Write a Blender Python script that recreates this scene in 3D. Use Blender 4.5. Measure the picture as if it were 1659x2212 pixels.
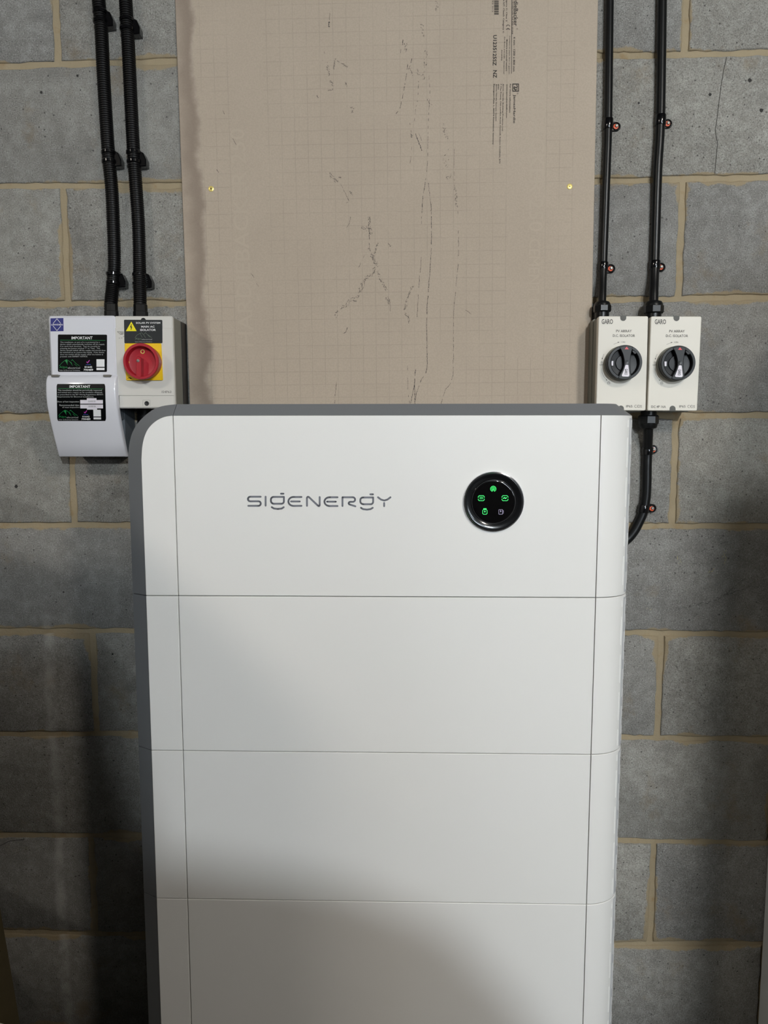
import bpy, bmesh, math, random
from mathutils import Vector, Matrix

for o in list(bpy.data.objects):
    bpy.data.objects.remove(o)
SC = bpy.context.scene
COL = SC.collection
rnd = random.Random(7)

# ------------------------------------------------------------------ camera
W, H = 1659.0, 2212.0
F = 1604.78
PITCH, YAW, ROLL = 0.10556, -0.0236, -0.00055
CAM = Vector((0.0, -1.5029, 1.4781))
_f = Vector((math.sin(YAW) * math.cos(PITCH), math.cos(YAW) * math.cos(PITCH), -math.sin(PITCH)))
_r0 = Vector((math.cos(YAW), -math.sin(YAW), 0))
_u0 = _r0.cross(_f)
_r = math.cos(ROLL) * _r0 + math.sin(ROLL) * _u0
_u = -math.sin(ROLL) * _r0 + math.cos(ROLL) * _u0
cd = bpy.data.cameras.new('camera')
cam = bpy.data.objects.new('camera', cd)
COL.objects.link(cam)
cd.sensor_fit = 'VERTICAL'
cd.sensor_height = 24.0
cd.lens = F * 24.0 / H
cd.clip_start = 0.02
cam.matrix_world = Matrix(((_r.x, _u.x, -_f.x, CAM.x), (_r.y, _u.y, -_f.y, CAM.y), (_r.z, _u.z, -_f.z, CAM.z), (0, 0, 0, 1)))
SC.camera = cam


def at(px, py, Y):
    """point of the plane y = Y behind a pixel of the photograph"""
    d = _r * ((px - W / 2) / F) + _u * (-(py - H / 2) / F) + _f
    t = (Y - CAM.y) / d.y
    return CAM + d * t


def ats(px, py, S, off=0.0):
    """the same for a surface given as a number or as a function y(x, z)"""
    if not callable(S):
        return at(px, py, S - off)
    p = at(px, py, S(0, 1.5))
    for _ in range(6):
        p = at(px, py, S(p.x, p.z) - off)
    return p


# ------------------------------------------------------------------ light and exposure
wd = bpy.data.worlds.new('world')
SC.world = wd
wd.use_nodes = True
wd.node_tree.nodes['Background'].inputs[0].default_value = (0.62, 0.75, 1.0, 1)
wd.node_tree.nodes['Background'].inputs[1].default_value = 0.6
SC.view_settings.view_transform = 'Standard'
SC.view_settings.look = 'None'
SC.view_settings.gamma = 1.0
SC.view_settings.use_curve_mapping = False
SC.view_settings.exposure = 0.0
LAMP_E = (140.0, 175.0, 2150.0)          # ceiling lights near the two sides, bare bulb further back
LAMP_POS = ((-1.75, -2.1, 2.64), (1.10, -2.1, 2.64), (0.90, -4.2, 2.50))
WINDOW_FILL_E = 68.0  # unseen rear window light, kept as soft frontal fill
al = bpy.data.lights.new('daylight', 'AREA')
al.shape = 'RECTANGLE'
al.size, al.size_y = 1.08, 0.78
al.energy = WINDOW_FILL_E
al.color = (0.82, 0.92, 1.0)
alo = bpy.data.objects.new('daylight', al)
COL.objects.link(alo)
alo.location = (1.80, -4.98, 1.75)
alo.rotation_euler = (math.radians(90), 0, 0)

# ------------------------------------------------------------------ helpers
ORG = {}


def lin(c):
    c = c / 255.0
    return c / 12.92 if c <= 0.04045 else ((c + 0.055) / 1.055) ** 2.4


def rgb(c):
    return (lin(c[0]), lin(c[1]), lin(c[2]), 1)


class NT:
    def __init__(self, name):
        self.m = bpy.data.materials.new(name)
        self.m.use_nodes = True
        self.t = self.m.node_tree
        self.b = self.t.nodes['Principled BSDF']

    def n(self, typ, **kw):
        nd = self.t.nodes.new(typ)
        for k, v in kw.items():
            setattr(nd, k, v)
        return nd

    def link(self, a, b):
        self.t.links.new(a, b)

    def val(self, sock, v):
        if hasattr(v, 'default_value') or hasattr(v, 'is_output'):
            self.link(v, sock)
        else:
            sock.default_value = v

    def math(self, op, a, b=None, c=None, clamp=False):
        nd = self.n('ShaderNodeMath', operation=op, use_clamp=clamp)
        for i, x in enumerate((a, b, c)):
            if x is not None:
                self.val(nd.inputs[i], x)
        return nd.outputs[0]

    def noise(self, vec, scale, detail=4, rough=0.6):
        nd = self.n('ShaderNodeTexNoise')
        nd.inputs['Scale'].default_value = scale
        nd.inputs['Detail'].default_value = detail
        nd.inputs['Roughness'].default_value = rough
        if vec is not None:
            self.link(vec, nd.inputs['Vector'])
        return nd.outputs['Fac']

    def vor(self, vec, scale, feature='F1'):
        nd = self.n('ShaderNodeTexVoronoi', feature=feature)
        nd.inputs['Scale'].default_value = scale
        if vec is not None:
            self.link(vec, nd.inputs['Vector'])
        return nd

    def ramp(self, fac, a, b):
        nd = self.n('ShaderNodeMapRange', interpolation_type='SMOOTHSTEP')
        self.val(nd.inputs[0], fac)
        nd.inputs[1].default_value = a
        nd.inputs[2].default_value = b
        return nd.outputs[0]

    def mix(self, fac, a, b, blend='MIX'):
        nd = self.n('ShaderNodeMix', data_type='RGBA', blend_type=blend)
        self.val(nd.inputs[0], fac)
        for s, x in ((nd.inputs[6], a), (nd.inputs[7], b)):
            self.val(s, x)
        return nd.outputs[2]

    def bump(self, h, strength, dist):
        nd = self.n('ShaderNodeBump')
        nd.inputs['Strength'].default_value = strength
        nd.inputs['Distance'].default_value = dist
        self.link(h, nd.inputs['Height'])
        self.link(nd.outputs[0], self.b.inputs['Normal'])


def mat(name, col, rough=0.5, metal=0.0, var=0.06, scale=9.0, bump=0.0, bscale=400.0, emit=None, coat=0.0, spec=0.5):
    k = NT(name)
    geo = k.n('ShaderNodeNewGeometry').outputs['Position']
    c = rgb(col)
    if var > 0:
        f = k.noise(geo, scale, 5)
        d = tuple(x * (1 - var) for x in c[:3]) + (1,)
        u = tuple(min(1, x * (1 + var)) for x in c[:3]) + (1,)
        k.link(k.mix(f, d, u), k.b.inputs['Base Color'])
    else:
        k.b.inputs['Base Color'].default_value = c
    k.b.inputs['Roughness'].default_value = rough
    k.b.inputs['Metallic'].default_value = metal
    k.b.inputs['Coat Weight'].default_value = coat
    k.b.inputs['Specular IOR Level'].default_value = spec
    if bump > 0:
        k.bump(k.noise(geo, bscale, 2), bump, 0.001)
    if emit:
        k.b.inputs['Emission Color'].default_value = rgb(emit[0])
        k.b.inputs['Emission Strength'].default_value = emit[1]
    return k.m


class MB:
    def __init__(self):
        self.v, self.f = [], []

    def add(self, vs, fs):
        o = len(self.v)
        self.v += [tuple(p) for p in vs]
        self.f += [tuple(i + o for i in q) for q in fs]

    def rings(self, rings, cap0=True, cap1=True, closed=True):
        n = len(rings[0])
        vs = [p for r in rings for p in r]
        fs = []
        for i in range(len(rings) - 1):
            for j in range(n if closed else n - 1):
                a, b = i * n + j, i * n + (j + 1) % n
                fs.append((a, b, b + n, a + n))
        if cap0:
            fs.append(tuple(range(n - 1, -1, -1)))
        if cap1:
            fs.append(tuple(range((len(rings) - 1) * n, len(rings) * n)))
        self.add(vs, fs)

    def prism(self, out, yf, yb, bev=0.0):
        """outline [(x, z)] counter-clockwise seen from the room, front at yf, back at yb"""
        R = []
        if bev > 0:
            ins = offset(out, bev)
            R.append([(x, yf, z) for x, z in ins])
            R.append([(x, yf + bev, z) for x, z in out])
        else:
            R.append([(x, yf, z) for x, z in out])
        R.append([(x, yb, z) for x, z in out])
        self.rings(R)

    def box(self, x0, x1, y0, y1, z0, z1, bev=0.0):
        self.prism([(x0, z0), (x1, z0), (x1, z1), (x0, z1)], y0, y1, bev)

    def lathe_y(self, cx, cz, prof, n=40, cap0=True, cap1=True, ang0=0.0):
        R = [[(cx + r * math.cos(ang0 + 2 * math.pi * j / n), y, cz + r * math.sin(ang0 + 2 * math.pi * j / n)) for j in range(n)] for r, y in prof]
        self.rings(R, cap0, cap1)

    def lathe_z(self, cx, cy, prof, n=24, ang0=0.0):
        R = [[(cx + r * math.cos(ang0 + 2 * math.pi * j / n), cy + r * math.sin(ang0 + 2 * math.pi * j / n), z) for j in range(n)] for r, z in prof]
        self.rings(R)

    def tube(self, pts, rad, n=14):
        pts = [Vector(p) for p in pts]
        R = []
        ref = Vector((0, 1, 0))
        for i, p in enumerate(pts):
            a, b = pts[max(0, i - 1)], pts[min(len(pts) - 1, i + 1)]
            t = (b - a).normalized()
            s = t.cross(ref)
            s.normalize()
            w = s.cross(t)
            r = rad[i] if isinstance(rad, (list, tuple)) else rad
            R.append([tuple(p + (s * math.cos(2 * math.pi * j / n) + w * math.sin(2 * math.pi * j / n)) * r) for j in range(n)])
        self.rings(R)

    def torus(self, c, axis, Rm, r, n=24, m=8):
        axis = Vector(axis).normalized()
        a = axis.orthogonal().normalized()
        b = axis.cross(a)
        rings = []
        for i in range(n + 1):
            t = 2 * math.pi * i / n
            d = a * math.cos(t) + b * math.sin(t)
            rings.append([tuple(Vector(c) + d * (Rm + r * math.cos(2 * math.pi * j / m)) + axis * r * math.sin(2 * math.pi * j / m)) for j in range(m)])
        self.rings(rings, False, False)

    def build(self, name, m, parent=None, origin=None, smooth=35):
        if parent is not None:
            o0 = ORG[parent.name]
        else:
            o0 = Vector(origin) if origin is not None else Vector((0, 0, 0))
        me = bpy.data.meshes.new(name)
        me.from_pydata([(x - o0.x, y - o0.y, z - o0.z) for x, y, z in self.v], [], self.f)
        bm = bmesh.new()
        bm.from_mesh(me)
        bmesh.ops.recalc_face_normals(bm, faces=bm.faces)
        bm.to_mesh(me)
        bm.free()
        if smooth:
            me.shade_smooth()
            me.set_sharp_from_angle(angle=math.radians(smooth))
        me.materials.append(m)
        ob = bpy.data.objects.new(name, me)
        COL.objects.link(ob)
        if parent is not None:
            ob.parent = parent
        else:
            ob.location = o0
        ORG[ob.name] = o0
        return ob


def offset(out, d):
    n = len(out)
    res = []
    for i in range(n):
        p0, p1, p2 = out[i - 1], out[i], out[(i + 1) % n]
        a = Vector((p1[0] - p0[0], p1[1] - p0[1]))
        b = Vector((p2[0] - p1[0], p2[1] - p1[1]))
        if a.length < 1e-9 or b.length < 1e-9:
            res.append(p1)
            continue
        a.normalize()
        b.normalize()
        na, nb = Vector((-a.y, a.x)), Vector((-b.y, b.x))
        m = na + nb
        if m.length < 1e-6:
            res.append((p1[0] + na.x * d, p1[1] + na.y * d))
            continue
        m.normalize()
        s = d / max(0.35, m.dot(na))
        res.append((p1[0] + m.x * s, p1[1] + m.y * s))
    return res


def rrect(pts, r, n=5):
    """round the corners of a convex polygon [(x, z)] (counter-clockwise)"""
    res = []
    k = len(pts)
    for i in range(k):
        p0, p1, p2 = Vector(pts[i - 1]), Vector(pts[i]), Vector(pts[(i + 1) % k])
        a, b = (p0 - p1).normalized(), (p2 - p1).normalized()
        q0, q1 = p1 + a * r, p1 + b * r
        for j in range(n + 1):
            t = j / n
            q = q0 * (1 - t) ** 2 + p1 * 2 * t * (1 - t) + q1 * t ** 2
            res.append((q.x, q.y))
    return res


def pxpoly(pts, Y, r=0.0, n=5):
    """pixel corners, given clockwise from top left in the photograph, as an (x, z) outline on y = Y"""
    q = [(p.x, p.z) for p in (at(a, b, Y) for a, b in pts)]
    q.reverse()
    return rrect(q, r, n) if r > 0 else q


def tag(o, label=None, cat=None, group=None, kind=None):
    if label:
        o['label'] = label
    if cat:
        o['category'] = cat
    if group:
        o['group'] = group
    if kind:
        o['kind'] = kind
    return o


def thing(name, label, cat, loc, group=None):
    o = bpy.data.objects.new(name, None)
    o.empty_display_size = 0.05
    COL.objects.link(o)
    o.location = loc
    ORG[o.name] = Vector(loc)
    return tag(o, label, cat, group)


# flat print -----------------------------------------------------------
_tc = {}


def glyphs(s, bold=0.0, align='LEFT'):
    key = (s, bold, align)
    if key in _tc:
        return _tc[key]
    cu = bpy.data.curves.new('t', 'FONT')
    cu.body = s
    cu.size = 1.0
    cu.align_x = align
    cu.resolution_u = 2
    cu.offset = bold
    ob = bpy.data.objects.new('t', cu)
    COL.objects.link(ob)
    bpy.context.view_layer.update()
    me = bpy.data.meshes.new_from_object(ob.evaluated_get(bpy.context.evaluated_depsgraph_get()))
    vs = [(v.co.x, v.co.y) for v in me.vertices]
    fs = [tuple(p.vertices) for p in me.polygons]
    bpy.data.objects.remove(ob)
    bpy.data.curves.remove(cu)
    bpy.data.meshes.remove(me)
    x0, x1 = min(v[0] for v in vs), max(v[0] for v in vs)
    y0, y1 = min(v[1] for v in vs), max(v[1] for v in vs)
    _tc[key] = ([((x - x0) / (x1 - x0), (y - y0) / (y1 - y0)) for x, y in vs], fs)
    return _tc[key]


def text(mb, s, o, along, up, S, off=0.0004, bold=0.0):
    """o = pixel of the lower left corner of the writing, along / up = pixel vectors spanning its box"""
    vs, fs = glyphs(s, bold)
    mb.add([ats(o[0] + along[0] * u + up[0] * v, o[1] + along[1] * u + up[1] * v, S, off) for u, v in vs], fs)


def textbox(mb, s, x0, y0, x1, y1, S, off=0.0004, bold=0.0, slope=0.0):
    text(mb, s, (x0, y1), (x1 - x0, (x1 - x0) * slope), (0, y0 - y1), S, off, bold)


def poly(mb, pts, S, off=0.0003):
    mb.add([ats(a, b, S, off) for a, b in pts], [tuple(range(len(pts)))])


def stroke(mb, pts, w, S, off=0.0004, closed=False, caps=True):
    P = list(pts) + ([pts[0]] if closed else [])
    for a, b in zip(P, P[1:]):
        d = Vector((b[0] - a[0], b[1] - a[1]))
        if d.length < 1e-6:
            continue
        d.normalize()
        n = Vector((-d.y, d.x)) * w / 2
        poly(mb, [(a[0] + n.x, a[1] + n.y), (b[0] + n.x, b[1] + n.y), (b[0] - n.x, b[1] - n.y), (a[0] - n.x, a[1] - n.y)], S, off)
    if caps:
        for a in P:
            poly(mb, [(a[0] + w / 2 * math.cos(t * math.pi / 5), a[1] + w / 2 * math.sin(t * math.pi / 5)) for t in range(10)], S, off)


def smooth_path(P, k=6):
    """Catmull-Rom through the points"""
    P = [Vector(p) for p in P]
    Q = [P[0] * 2 - P[1]] + P + [P[-1] * 2 - P[-2]]
    res = []
    for i in range(1, len(Q) - 2):
        for j in range(k):
            t = j / k
            a, b, c, d = Q[i - 1], Q[i], Q[i + 1], Q[i + 2]
            res.append(0.5 * ((2 * b) + (c - a) * t + (2 * a - 5 * b + 4 * c - d) * t * t + (3 * b - a - 3 * c + d) * t ** 3))
    res.append(P[-1])
    return res


# ------------------------------------------------------------------ materials
def block_material():
    k = NT('concrete_block')
    geo = k.n('ShaderNodeNewGeometry').outputs['Position']
    oi = k.n('ShaderNodeObjectInfo').outputs['Random']
    big = k.noise(geo, 5.0, 4)
    med = k.noise(geo, 38.0, 4, 0.65)
    fine = k.noise(geo, 420.0, 3, 0.7)
    c = k.mix(big, rgb((125, 123, 119)), rgb((156, 154, 150)))
    c = k.mix(k.ramp(med, 0.38, 0.75), c, rgb((163, 162, 158)))
    tint = k.mix(oi, rgb((226, 226, 226)), rgb((252, 250, 244)))
    c = k.mix(1.0, c, tint, 'MULTIPLY')
    c = k.mix(k.math('MULTIPLY', k.ramp(fine, 0.54, 0.70), 0.5), c, rgb((202, 200, 195)))
    c = k.mix(k.math('MULTIPLY', k.ramp(fine, 0.48, 0.32), 0.7), c, rgb((74, 73, 71)))
    # small dark pits
    v1 = k.vor(geo, 95.0)
    sel = k.n('ShaderNodeSeparateColor')
    k.link(v1.outputs['Color'], sel.inputs[0])
    pit = k.math('MULTIPLY', k.math('LESS_THAN', v1.outputs['Distance'], k.math('MULTIPLY', sel.outputs[1], 0.17)), k.math('GREATER_THAN', sel.outputs[0], 0.62))
    v2 = k.vor(geo, 17.0)
    sel2 = k.n('ShaderNodeSeparateColor')
    k.link(v2.outputs['Color'], sel2.inputs[0])
    wob = k.math('ADD', v2.outputs['Distance'], k.math('MULTIPLY', k.noise(geo, 150.0, 3), 0.07))
    pit2 = k.math('MULTIPLY', k.math('LESS_THAN', wob, k.math('MULTIPLY', sel2.outputs[1], 0.068)), k.math('GREATER_THAN', sel2.outputs[0], 0.72))
    pits = k.math('MAXIMUM', pit, pit2)
    c = k.mix(k.math('MULTIPLY', pits, 0.75), c, rgb((62, 60, 58)))
    c = k.mix(k.math('MULTIPLY', k.ramp(k.noise(geo, 15.0, 5, 0.7), 0.52, 0.70), 0.32), c, rgb((92, 90, 87)))
    # brownish rubbed patches
    st = k.math('MULTIPLY', k.ramp(k.noise(geo, 8.0, 6, 0.65), 0.56, 0.72), 0.6)
    c = k.mix(st, c, rgb((130, 115, 92)))
    # mortar smeared over the arrises
    uv1 = k.n('ShaderNodeUVMap', uv_map='lo').outputs[0]
    uv2 = k.n('ShaderNodeUVMap', uv_map='hi').outputs[0]
    s1, s2 = k.n('ShaderNodeSeparateXYZ'), k.n('ShaderNodeSeparateXYZ')
    k.link(uv1, s1.inputs[0])
    k.link(uv2, s2.inputs[0])
    e = k.math('MINIMUM', k.math('MINIMUM', s1.outputs[0], s1.outputs[1]), k.math('MINIMUM', s2.outputs[0], s2.outputs[1]))
    th = k.math('MULTIPLY', k.math('SUBTRACT', k.noise(geo, 7.0, 2), 0.475), 0.055)
    th = k.math('ADD', th, k.math('MULTIPLY', k.math('SUBTRACT', k.noise(geo, 60.0, 3), 0.5), 0.016))
    sm = k.ramp(k.math('SUBTRACT', th, e), -0.001, 0.003)
    c = k.mix(k.math('MULTIPLY', sm, 0.8), c, rgb((158, 140, 108)))
    # chalky run-off streak low on the wall
    sx = k.n('ShaderNodeSeparateXYZ')
    k.link(geo, sx.inputs[0])
    dxs = k.math('ABSOLUTE', k.math('ADD', k.math('ADD', sx.outputs[0], 0.738), k.math('MULTIPLY', k.math('SUBTRACT', k.noise(geo, 9.0, 3), 0.5), 0.03)))
    stk = k.math('MULTIPLY', k.ramp(dxs, 0.017, 0.002), k.ramp(sx.outputs[2], 1.12, 1.05))
    stk = k.math('MULTIPLY', stk, k.ramp(k.noise(geo, 22.0, 3), 0.25, 0.65))
    c = k.mix(k.math('MULTIPLY', stk, 0.36), c, rgb((205, 203, 198)))
    k.link(c, k.b.inputs['Base Color'])
    k.b.inputs['Roughness'].default_value = 0.9
    h = k.math('SUBTRACT', k.math('MULTIPLY', fine, 0.6), k.math('MULTIPLY', pits, 1.2))
    h = k.math('ADD', h, k.math('MULTIPLY', med, 0.8))
    k.bump(h, 0.8, 0.0026)
    return k.m


def mortar_material():
    k = NT('mortar')
    geo = k.n('ShaderNodeNewGeometry').outputs['Position']
    a = k.noise(geo, 14.0, 5)
    b = k.noise(geo, 350.0, 2)
    c = k.mix(a, rgb((140, 127, 102)), rgb((168, 153, 126)))
    c = k.mix(k.math('MULTIPLY', k.ramp(k.noise(geo, 30.0, 3), 0.55, 0.75), 0.5), c, rgb((138, 110, 70)))
    k.link(c, k.b.inputs['Base Color'])
    k.b.inputs['Roughness'].default_value = 0.95
    k.bump(k.math('ADD', b, k.math('MULTIPLY', a, 2)), 0.5, 0.002)
    return k.m


BOARD_TL, BOARD_TR = at(378, 0, -0.0072), at(1292, 0, -0.0072)
BOARD_BL, BOARD_BR = at(410, 870, -0.0072), at(1275, 870, -0.0072)
_bt = ((BOARD_TL - BOARD_BL) + (BOARD_TR - BOARD_BR)).normalized()      # up along the board
BUP = Vector((_bt.x, 0, _bt.z))
BRT = Vector((_bt.z, 0, -_bt.x))
BO = (BOARD_BL + BOARD_BR) / 2


def board_material():
    k = NT('cement_board')
    geo = k.n('ShaderNodeNewGeometry').outputs['Position']
    mp = k.n('ShaderNodeSeparateXYZ')
    k.link(geo, mp.inputs[0])
    x, z = mp.outputs[0], mp.outputs[2]
    dx = k.math('SUBTRACT', x, BO.x)
    dz = k.math('SUBTRACT', z, BO.z)
    u = k.math('ADD', k.math('MULTIPLY', dx, BRT.x), k.math('MULTIPLY', dz, BRT.z))
    v = k.math('ADD', k.math('MULTIPLY', dx, BUP.x), k.math('MULTIPLY', dz, BUP.z))
    g0 = at(841, 857.3, -0.0072)
    u0 = (g0 - BO).dot(BRT)
    v0 = (g0 - BO).dot(BUP)

    def lines(s, s0):
        fr = k.math('FRACT', k.math('DIVIDE', k.math('SUBTRACT', s, s0 - 0.0127), 0.0254))
        d = k.math('ABSOLUTE', k.math('SUBTRACT', fr, 0.5))
        return k.ramp(d, 0.036, 0.012)
    lu, lv = lines(u, u0), lines(v, v0)

    def band(s, a, b):
        return k.math('MULTIPLY', k.math('GREATER_THAN', s, a), k.math('LESS_THAN', s, b))
    clear = k.math('MAXIMUM', band(u, -0.300, -0.235), band(u, 0.232, 0.305))
    clear = k.math('MULTIPLY', clear, k.math('GREATER_THAN', v, 0.085))
    edge = k.math('GREATER_THAN', k.math('ABSOLUTE', u), 0.362)
    keep = k.math('SUBTRACT', 1.0, k.math('MAXIMUM', clear, edge))
    wear = k.ramp(k.noise(geo, 9.0, 4), 0.30, 0.62)
    g = k.math('MULTIPLY', k.math('MULTIPLY', k.math('MAXIMUM', lu, lv), keep), wear)
    big = k.noise(geo, 6.0, 4)
    fine = k.noise(geo, 300.0, 3, 0.7)
    c = k.mix(big, rgb((174, 159, 142)), rgb((189, 174, 156)))
    c = k.mix(k.math('MULTIPLY', k.ramp(fine, 0.35, 0.65), 0.30), c, rgb((160, 146, 129)))
    c = k.mix(k.math('MULTIPLY', k.ramp(k.noise(geo, 26.0, 4), 0.62, 0.80), 0.18), c, rgb((196, 184, 166)))
    c = k.mix(k.math('MULTIPLY', g, 0.2), c, rgb((120, 108, 94)))
    # tide mark of damp along the left edge
    wob = k.math('ADD', k.math('MULTIPLY', k.math('SUBTRACT', k.noise(geo, 11.0, 5, 0.62), 0.5), 0.055), k.math('MULTIPLY', v, 0.020))
    du = k.math('ADD', k.math('ADD', u, wob), 0.357)
    damp = k.math('MULTIPLY', k.ramp(du, 0.012, -0.006), k.ramp(du, -0.045, -0.004))
    dampw = k.ramp(du, 0.010, -0.004)
    c = k.mix(k.math('MULTIPLY', dampw, 0.22), c, rgb((138, 118, 104)))
    c = k.mix(k.math('MULTIPLY', damp, 0.5), c, rgb((104, 88, 78)))
    k.link(c, k.b.inputs['Base Color'])
    k.b.inputs['Roughness'].default_value = 0.72
    h = k.math('SUBTRACT', k.math('MULTIPLY', fine, 0.25), g)
    k.bump(h, 0.35, 0.0006)
    return k.m


M = {}
M['block'] = block_material()
M['mortar'] = mortar_material()
M['board'] = board_material()
M['print'] = mat('board_print', (40, 36, 35), 0.8, var=0.2, scale=300)
M['pressed'] = mat('pressed_face', (182, 168, 150), 0.72, var=0.05, scale=40)
M['scuff'] = mat('scuff', (66, 60, 58), 0.8, var=0.3, scale=120)
M['smudge'] = mat('smudge', (112, 103, 94), 0.85, var=0.2, scale=120)
M['crack'] = mat('crack_dark', (52, 50, 48), 0.95, var=0.2, scale=200)
M['scuffwall'] = mat('wall_scuff', (84, 83, 80), 0.95, var=0.2, scale=200)
M['scuffsand'] = mat('sandy_smear', (166, 156, 116), 0.95, var=0.2, scale=200)
M['white'] = mat('white_powder_coat', (236, 235, 232), 0.42, var=0.012, scale=3, bump=0.05, bscale=900)
M['slot'] = mat('slot_white', (250, 250, 248), 0.4, var=0)
M['slotgrey'] = mat('slot_grey', (196, 197, 200), 0.5, var=0)  # shade of the curved panel edge, given as a colour
M['grey'] = mat('grey_trim', (122, 124, 127), 0.42, 0.15, var=0.03)
M['core'] = mat('module_core', (74, 74, 76), 0.6, var=0.05)
M['logo'] = mat('grey_logo', (128, 130, 138), 0.4, 0.2, var=0)
M['chrome'] = mat('chrome', (205, 205, 210), 0.12, 1.0, var=0)
M['bezel'] = mat('black_bezel', (16, 17, 19), 0.16, 0.0, var=0, coat=0.5)
M['glass'] = mat('display_glass', (4, 4, 6), 0.04, 0.0, var=0, coat=1.0)
M['green'] = mat('green_led', (40, 210, 95), 0.5, var=0, emit=((70, 235, 125), 0.75))
M['dimled'] = mat('dim_led', (150, 145, 170), 0.5, var=0, emit=((190, 180, 215), 0.25))
M['enamel'] = mat('white_enamel', (222, 222, 228), 0.16, var=0.01, coat=0.5)
M['pvc'] = mat('light_grey_plastic', (214, 211, 204), 0.24, var=0.015, coat=0.2)
M['pvcside'] = mat('grey_plastic', (128, 128, 119), 0.55, var=0.03)  # lid plastic darkened to paint the shade on the isolator sides
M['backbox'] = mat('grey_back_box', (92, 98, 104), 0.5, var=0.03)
M['notch'] = mat('notch_grey', (88, 88, 84), 0.6, var=0.1, scale=300)
M['garo'] = mat('warm_grey_plastic', (222, 217, 206), 0.5, var=0.015)
M['dark'] = mat('dark_plastic', (30, 31, 31), 0.45, var=0.05)
M['black'] = mat('black_plastic', (13, 14, 15), 0.34, var=0.05, spec=0.35)
M['knob'] = mat('black_knob', (15, 16, 18), 0.40, var=0.04, spec=0.3)
M['conduit'] = mat('black_conduit', (9, 9, 10), 0.45, var=0.05, spec=0.3)
M['cable'] = mat('black_cable', (13, 14, 15), 0.34, var=0.2, scale=60, spec=0.35)
M['clip'] = mat('black_clip', (8, 8, 10), 0.12, var=0, spec=0.6)
M['steel'] = mat('screw_steel', (128, 126, 120), 0.45, 0.7, var=0.15, scale=200)
M['orange'] = mat('orange_plug', (226, 92, 52), 0.5, var=0.1, scale=200)
M['brass'] = mat('brass_screw', (240, 218, 130), 0.35, 0.5, var=0.08, scale=200)
M['brassdark'] = mat('screw_recess', (92, 74, 26), 0.5, 0.4, var=0)
M['red'] = mat('red_handle', (168, 28, 42), 0.42, var=0.04)
M['yellow'] = mat('yellow_plate', (240, 196, 16), 0.45, var=0.03)
M['yellow2'] = mat('yellow_warning', (240, 226, 20), 0.4, var=0)
M['sticker'] = mat('black_sticker', (8, 10, 11), 0.20, var=0.1, scale=80)
M['sticker2'] = mat('charcoal_sticker', (52, 54, 55), 0.24, var=0.1, scale=80)
M['ink_white'] = mat('white_ink', (232, 232, 232), 0.5, var=0)
M['ink_dim'] = mat('grey_ink', (170, 172, 172), 0.5, var=0)
M['ink_green'] = mat('green_ink', (24, 128, 66), 0.5, var=0)
M['ink_pale'] = mat('pale_green_ink', (104, 120, 104), 0.5, var=0)
M['ink_grey'] = mat('dark_grey_ink', (96, 92, 88), 0.6, var=0)
M['ink_black'] = mat('black_ink', (24, 24, 26), 0.5, var=0)
M['ink_pink'] = mat('pink_ink', (190, 60, 170), 0.5, var=0)
M['ink_navy'] = mat('navy_ink', (32, 40, 118), 0.45, var=0.03)
M['ink_blue'] = mat('blue_ink', (52, 72, 150), 0.45, var=0)
M['red_ink'] = mat('red_ink', (206, 24, 40), 0.4, var=0)
M['paper'] = mat('white_label', (226, 220, 228), 0.45, var=0.02)
M['concrete'] = mat('concrete_floor', (76, 75, 73), 0.85, var=0.2, scale=6, bump=0.3, bscale=90)
M['plaster'] = mat('grey_plaster', (70, 69, 68), 0.9, var=0.08)
M['ceil'] = mat('ceiling_board', (88, 86, 83), 0.9, var=0.04)
M['timber'] = mat('old_timber', (84, 74, 50), 0.8, var=0.25, scale=20)
M['pale'] = mat('pale_board', (216, 214, 190), 0.7, var=0.04)
M['cabinet'] = mat('cabinet_grey', (205, 206, 204), 0.4, var=0.03)
M['lamp'] = None

# ------------------------------------------------------------------ the room
BED_PX = {1: [(0, 141.7), (379, 131), (1291, 119), (1431, 118), (1659, 112)],
          2: [(0, 401), (390, 400), (1282, 391), (1659, 382)],
          3: [(0, 655), (400, 655), (1431, 646), (1659, 641.6)],
          4: [(1430, 898), (1659, 896)],
          5: [(0, 1135), (279, 1134.5), (1397, 1136.7), (1659, 1136.7)],
          6: [(0, 1364), (288, 1363), (1354, 1367), (1659, 1371)],
          7: [(0, 1586.5), (294, 1585), (1346, 1593.7), (1659, 1597.5)],
          8: [(0, 1805), (295, 1806), (1340, 1817), (1655, 1822.8)],
          9: [(0, 2013), (206, 2018), (1331, 2040), (1641, 2038.7)]}
BEDS = {k: sorted((at(a, b, 0).x, at(a, b, 0).z) for a, b in v) for k, v in BED_PX.items()}


def bed(k, x):
    if k not in BEDS:
        return 2.4157 - 0.225 * k
    L = BEDS[k]
    if x <= L[0][0]:
        return L[0][1]
    for (x0, z0), (x1, z1) in zip(L, L[1:]):
        if x <= x1:
            return z0 + (z1 - z0) * (x - x0) / (x1 - x0)
    return L[-1][1]


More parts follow.
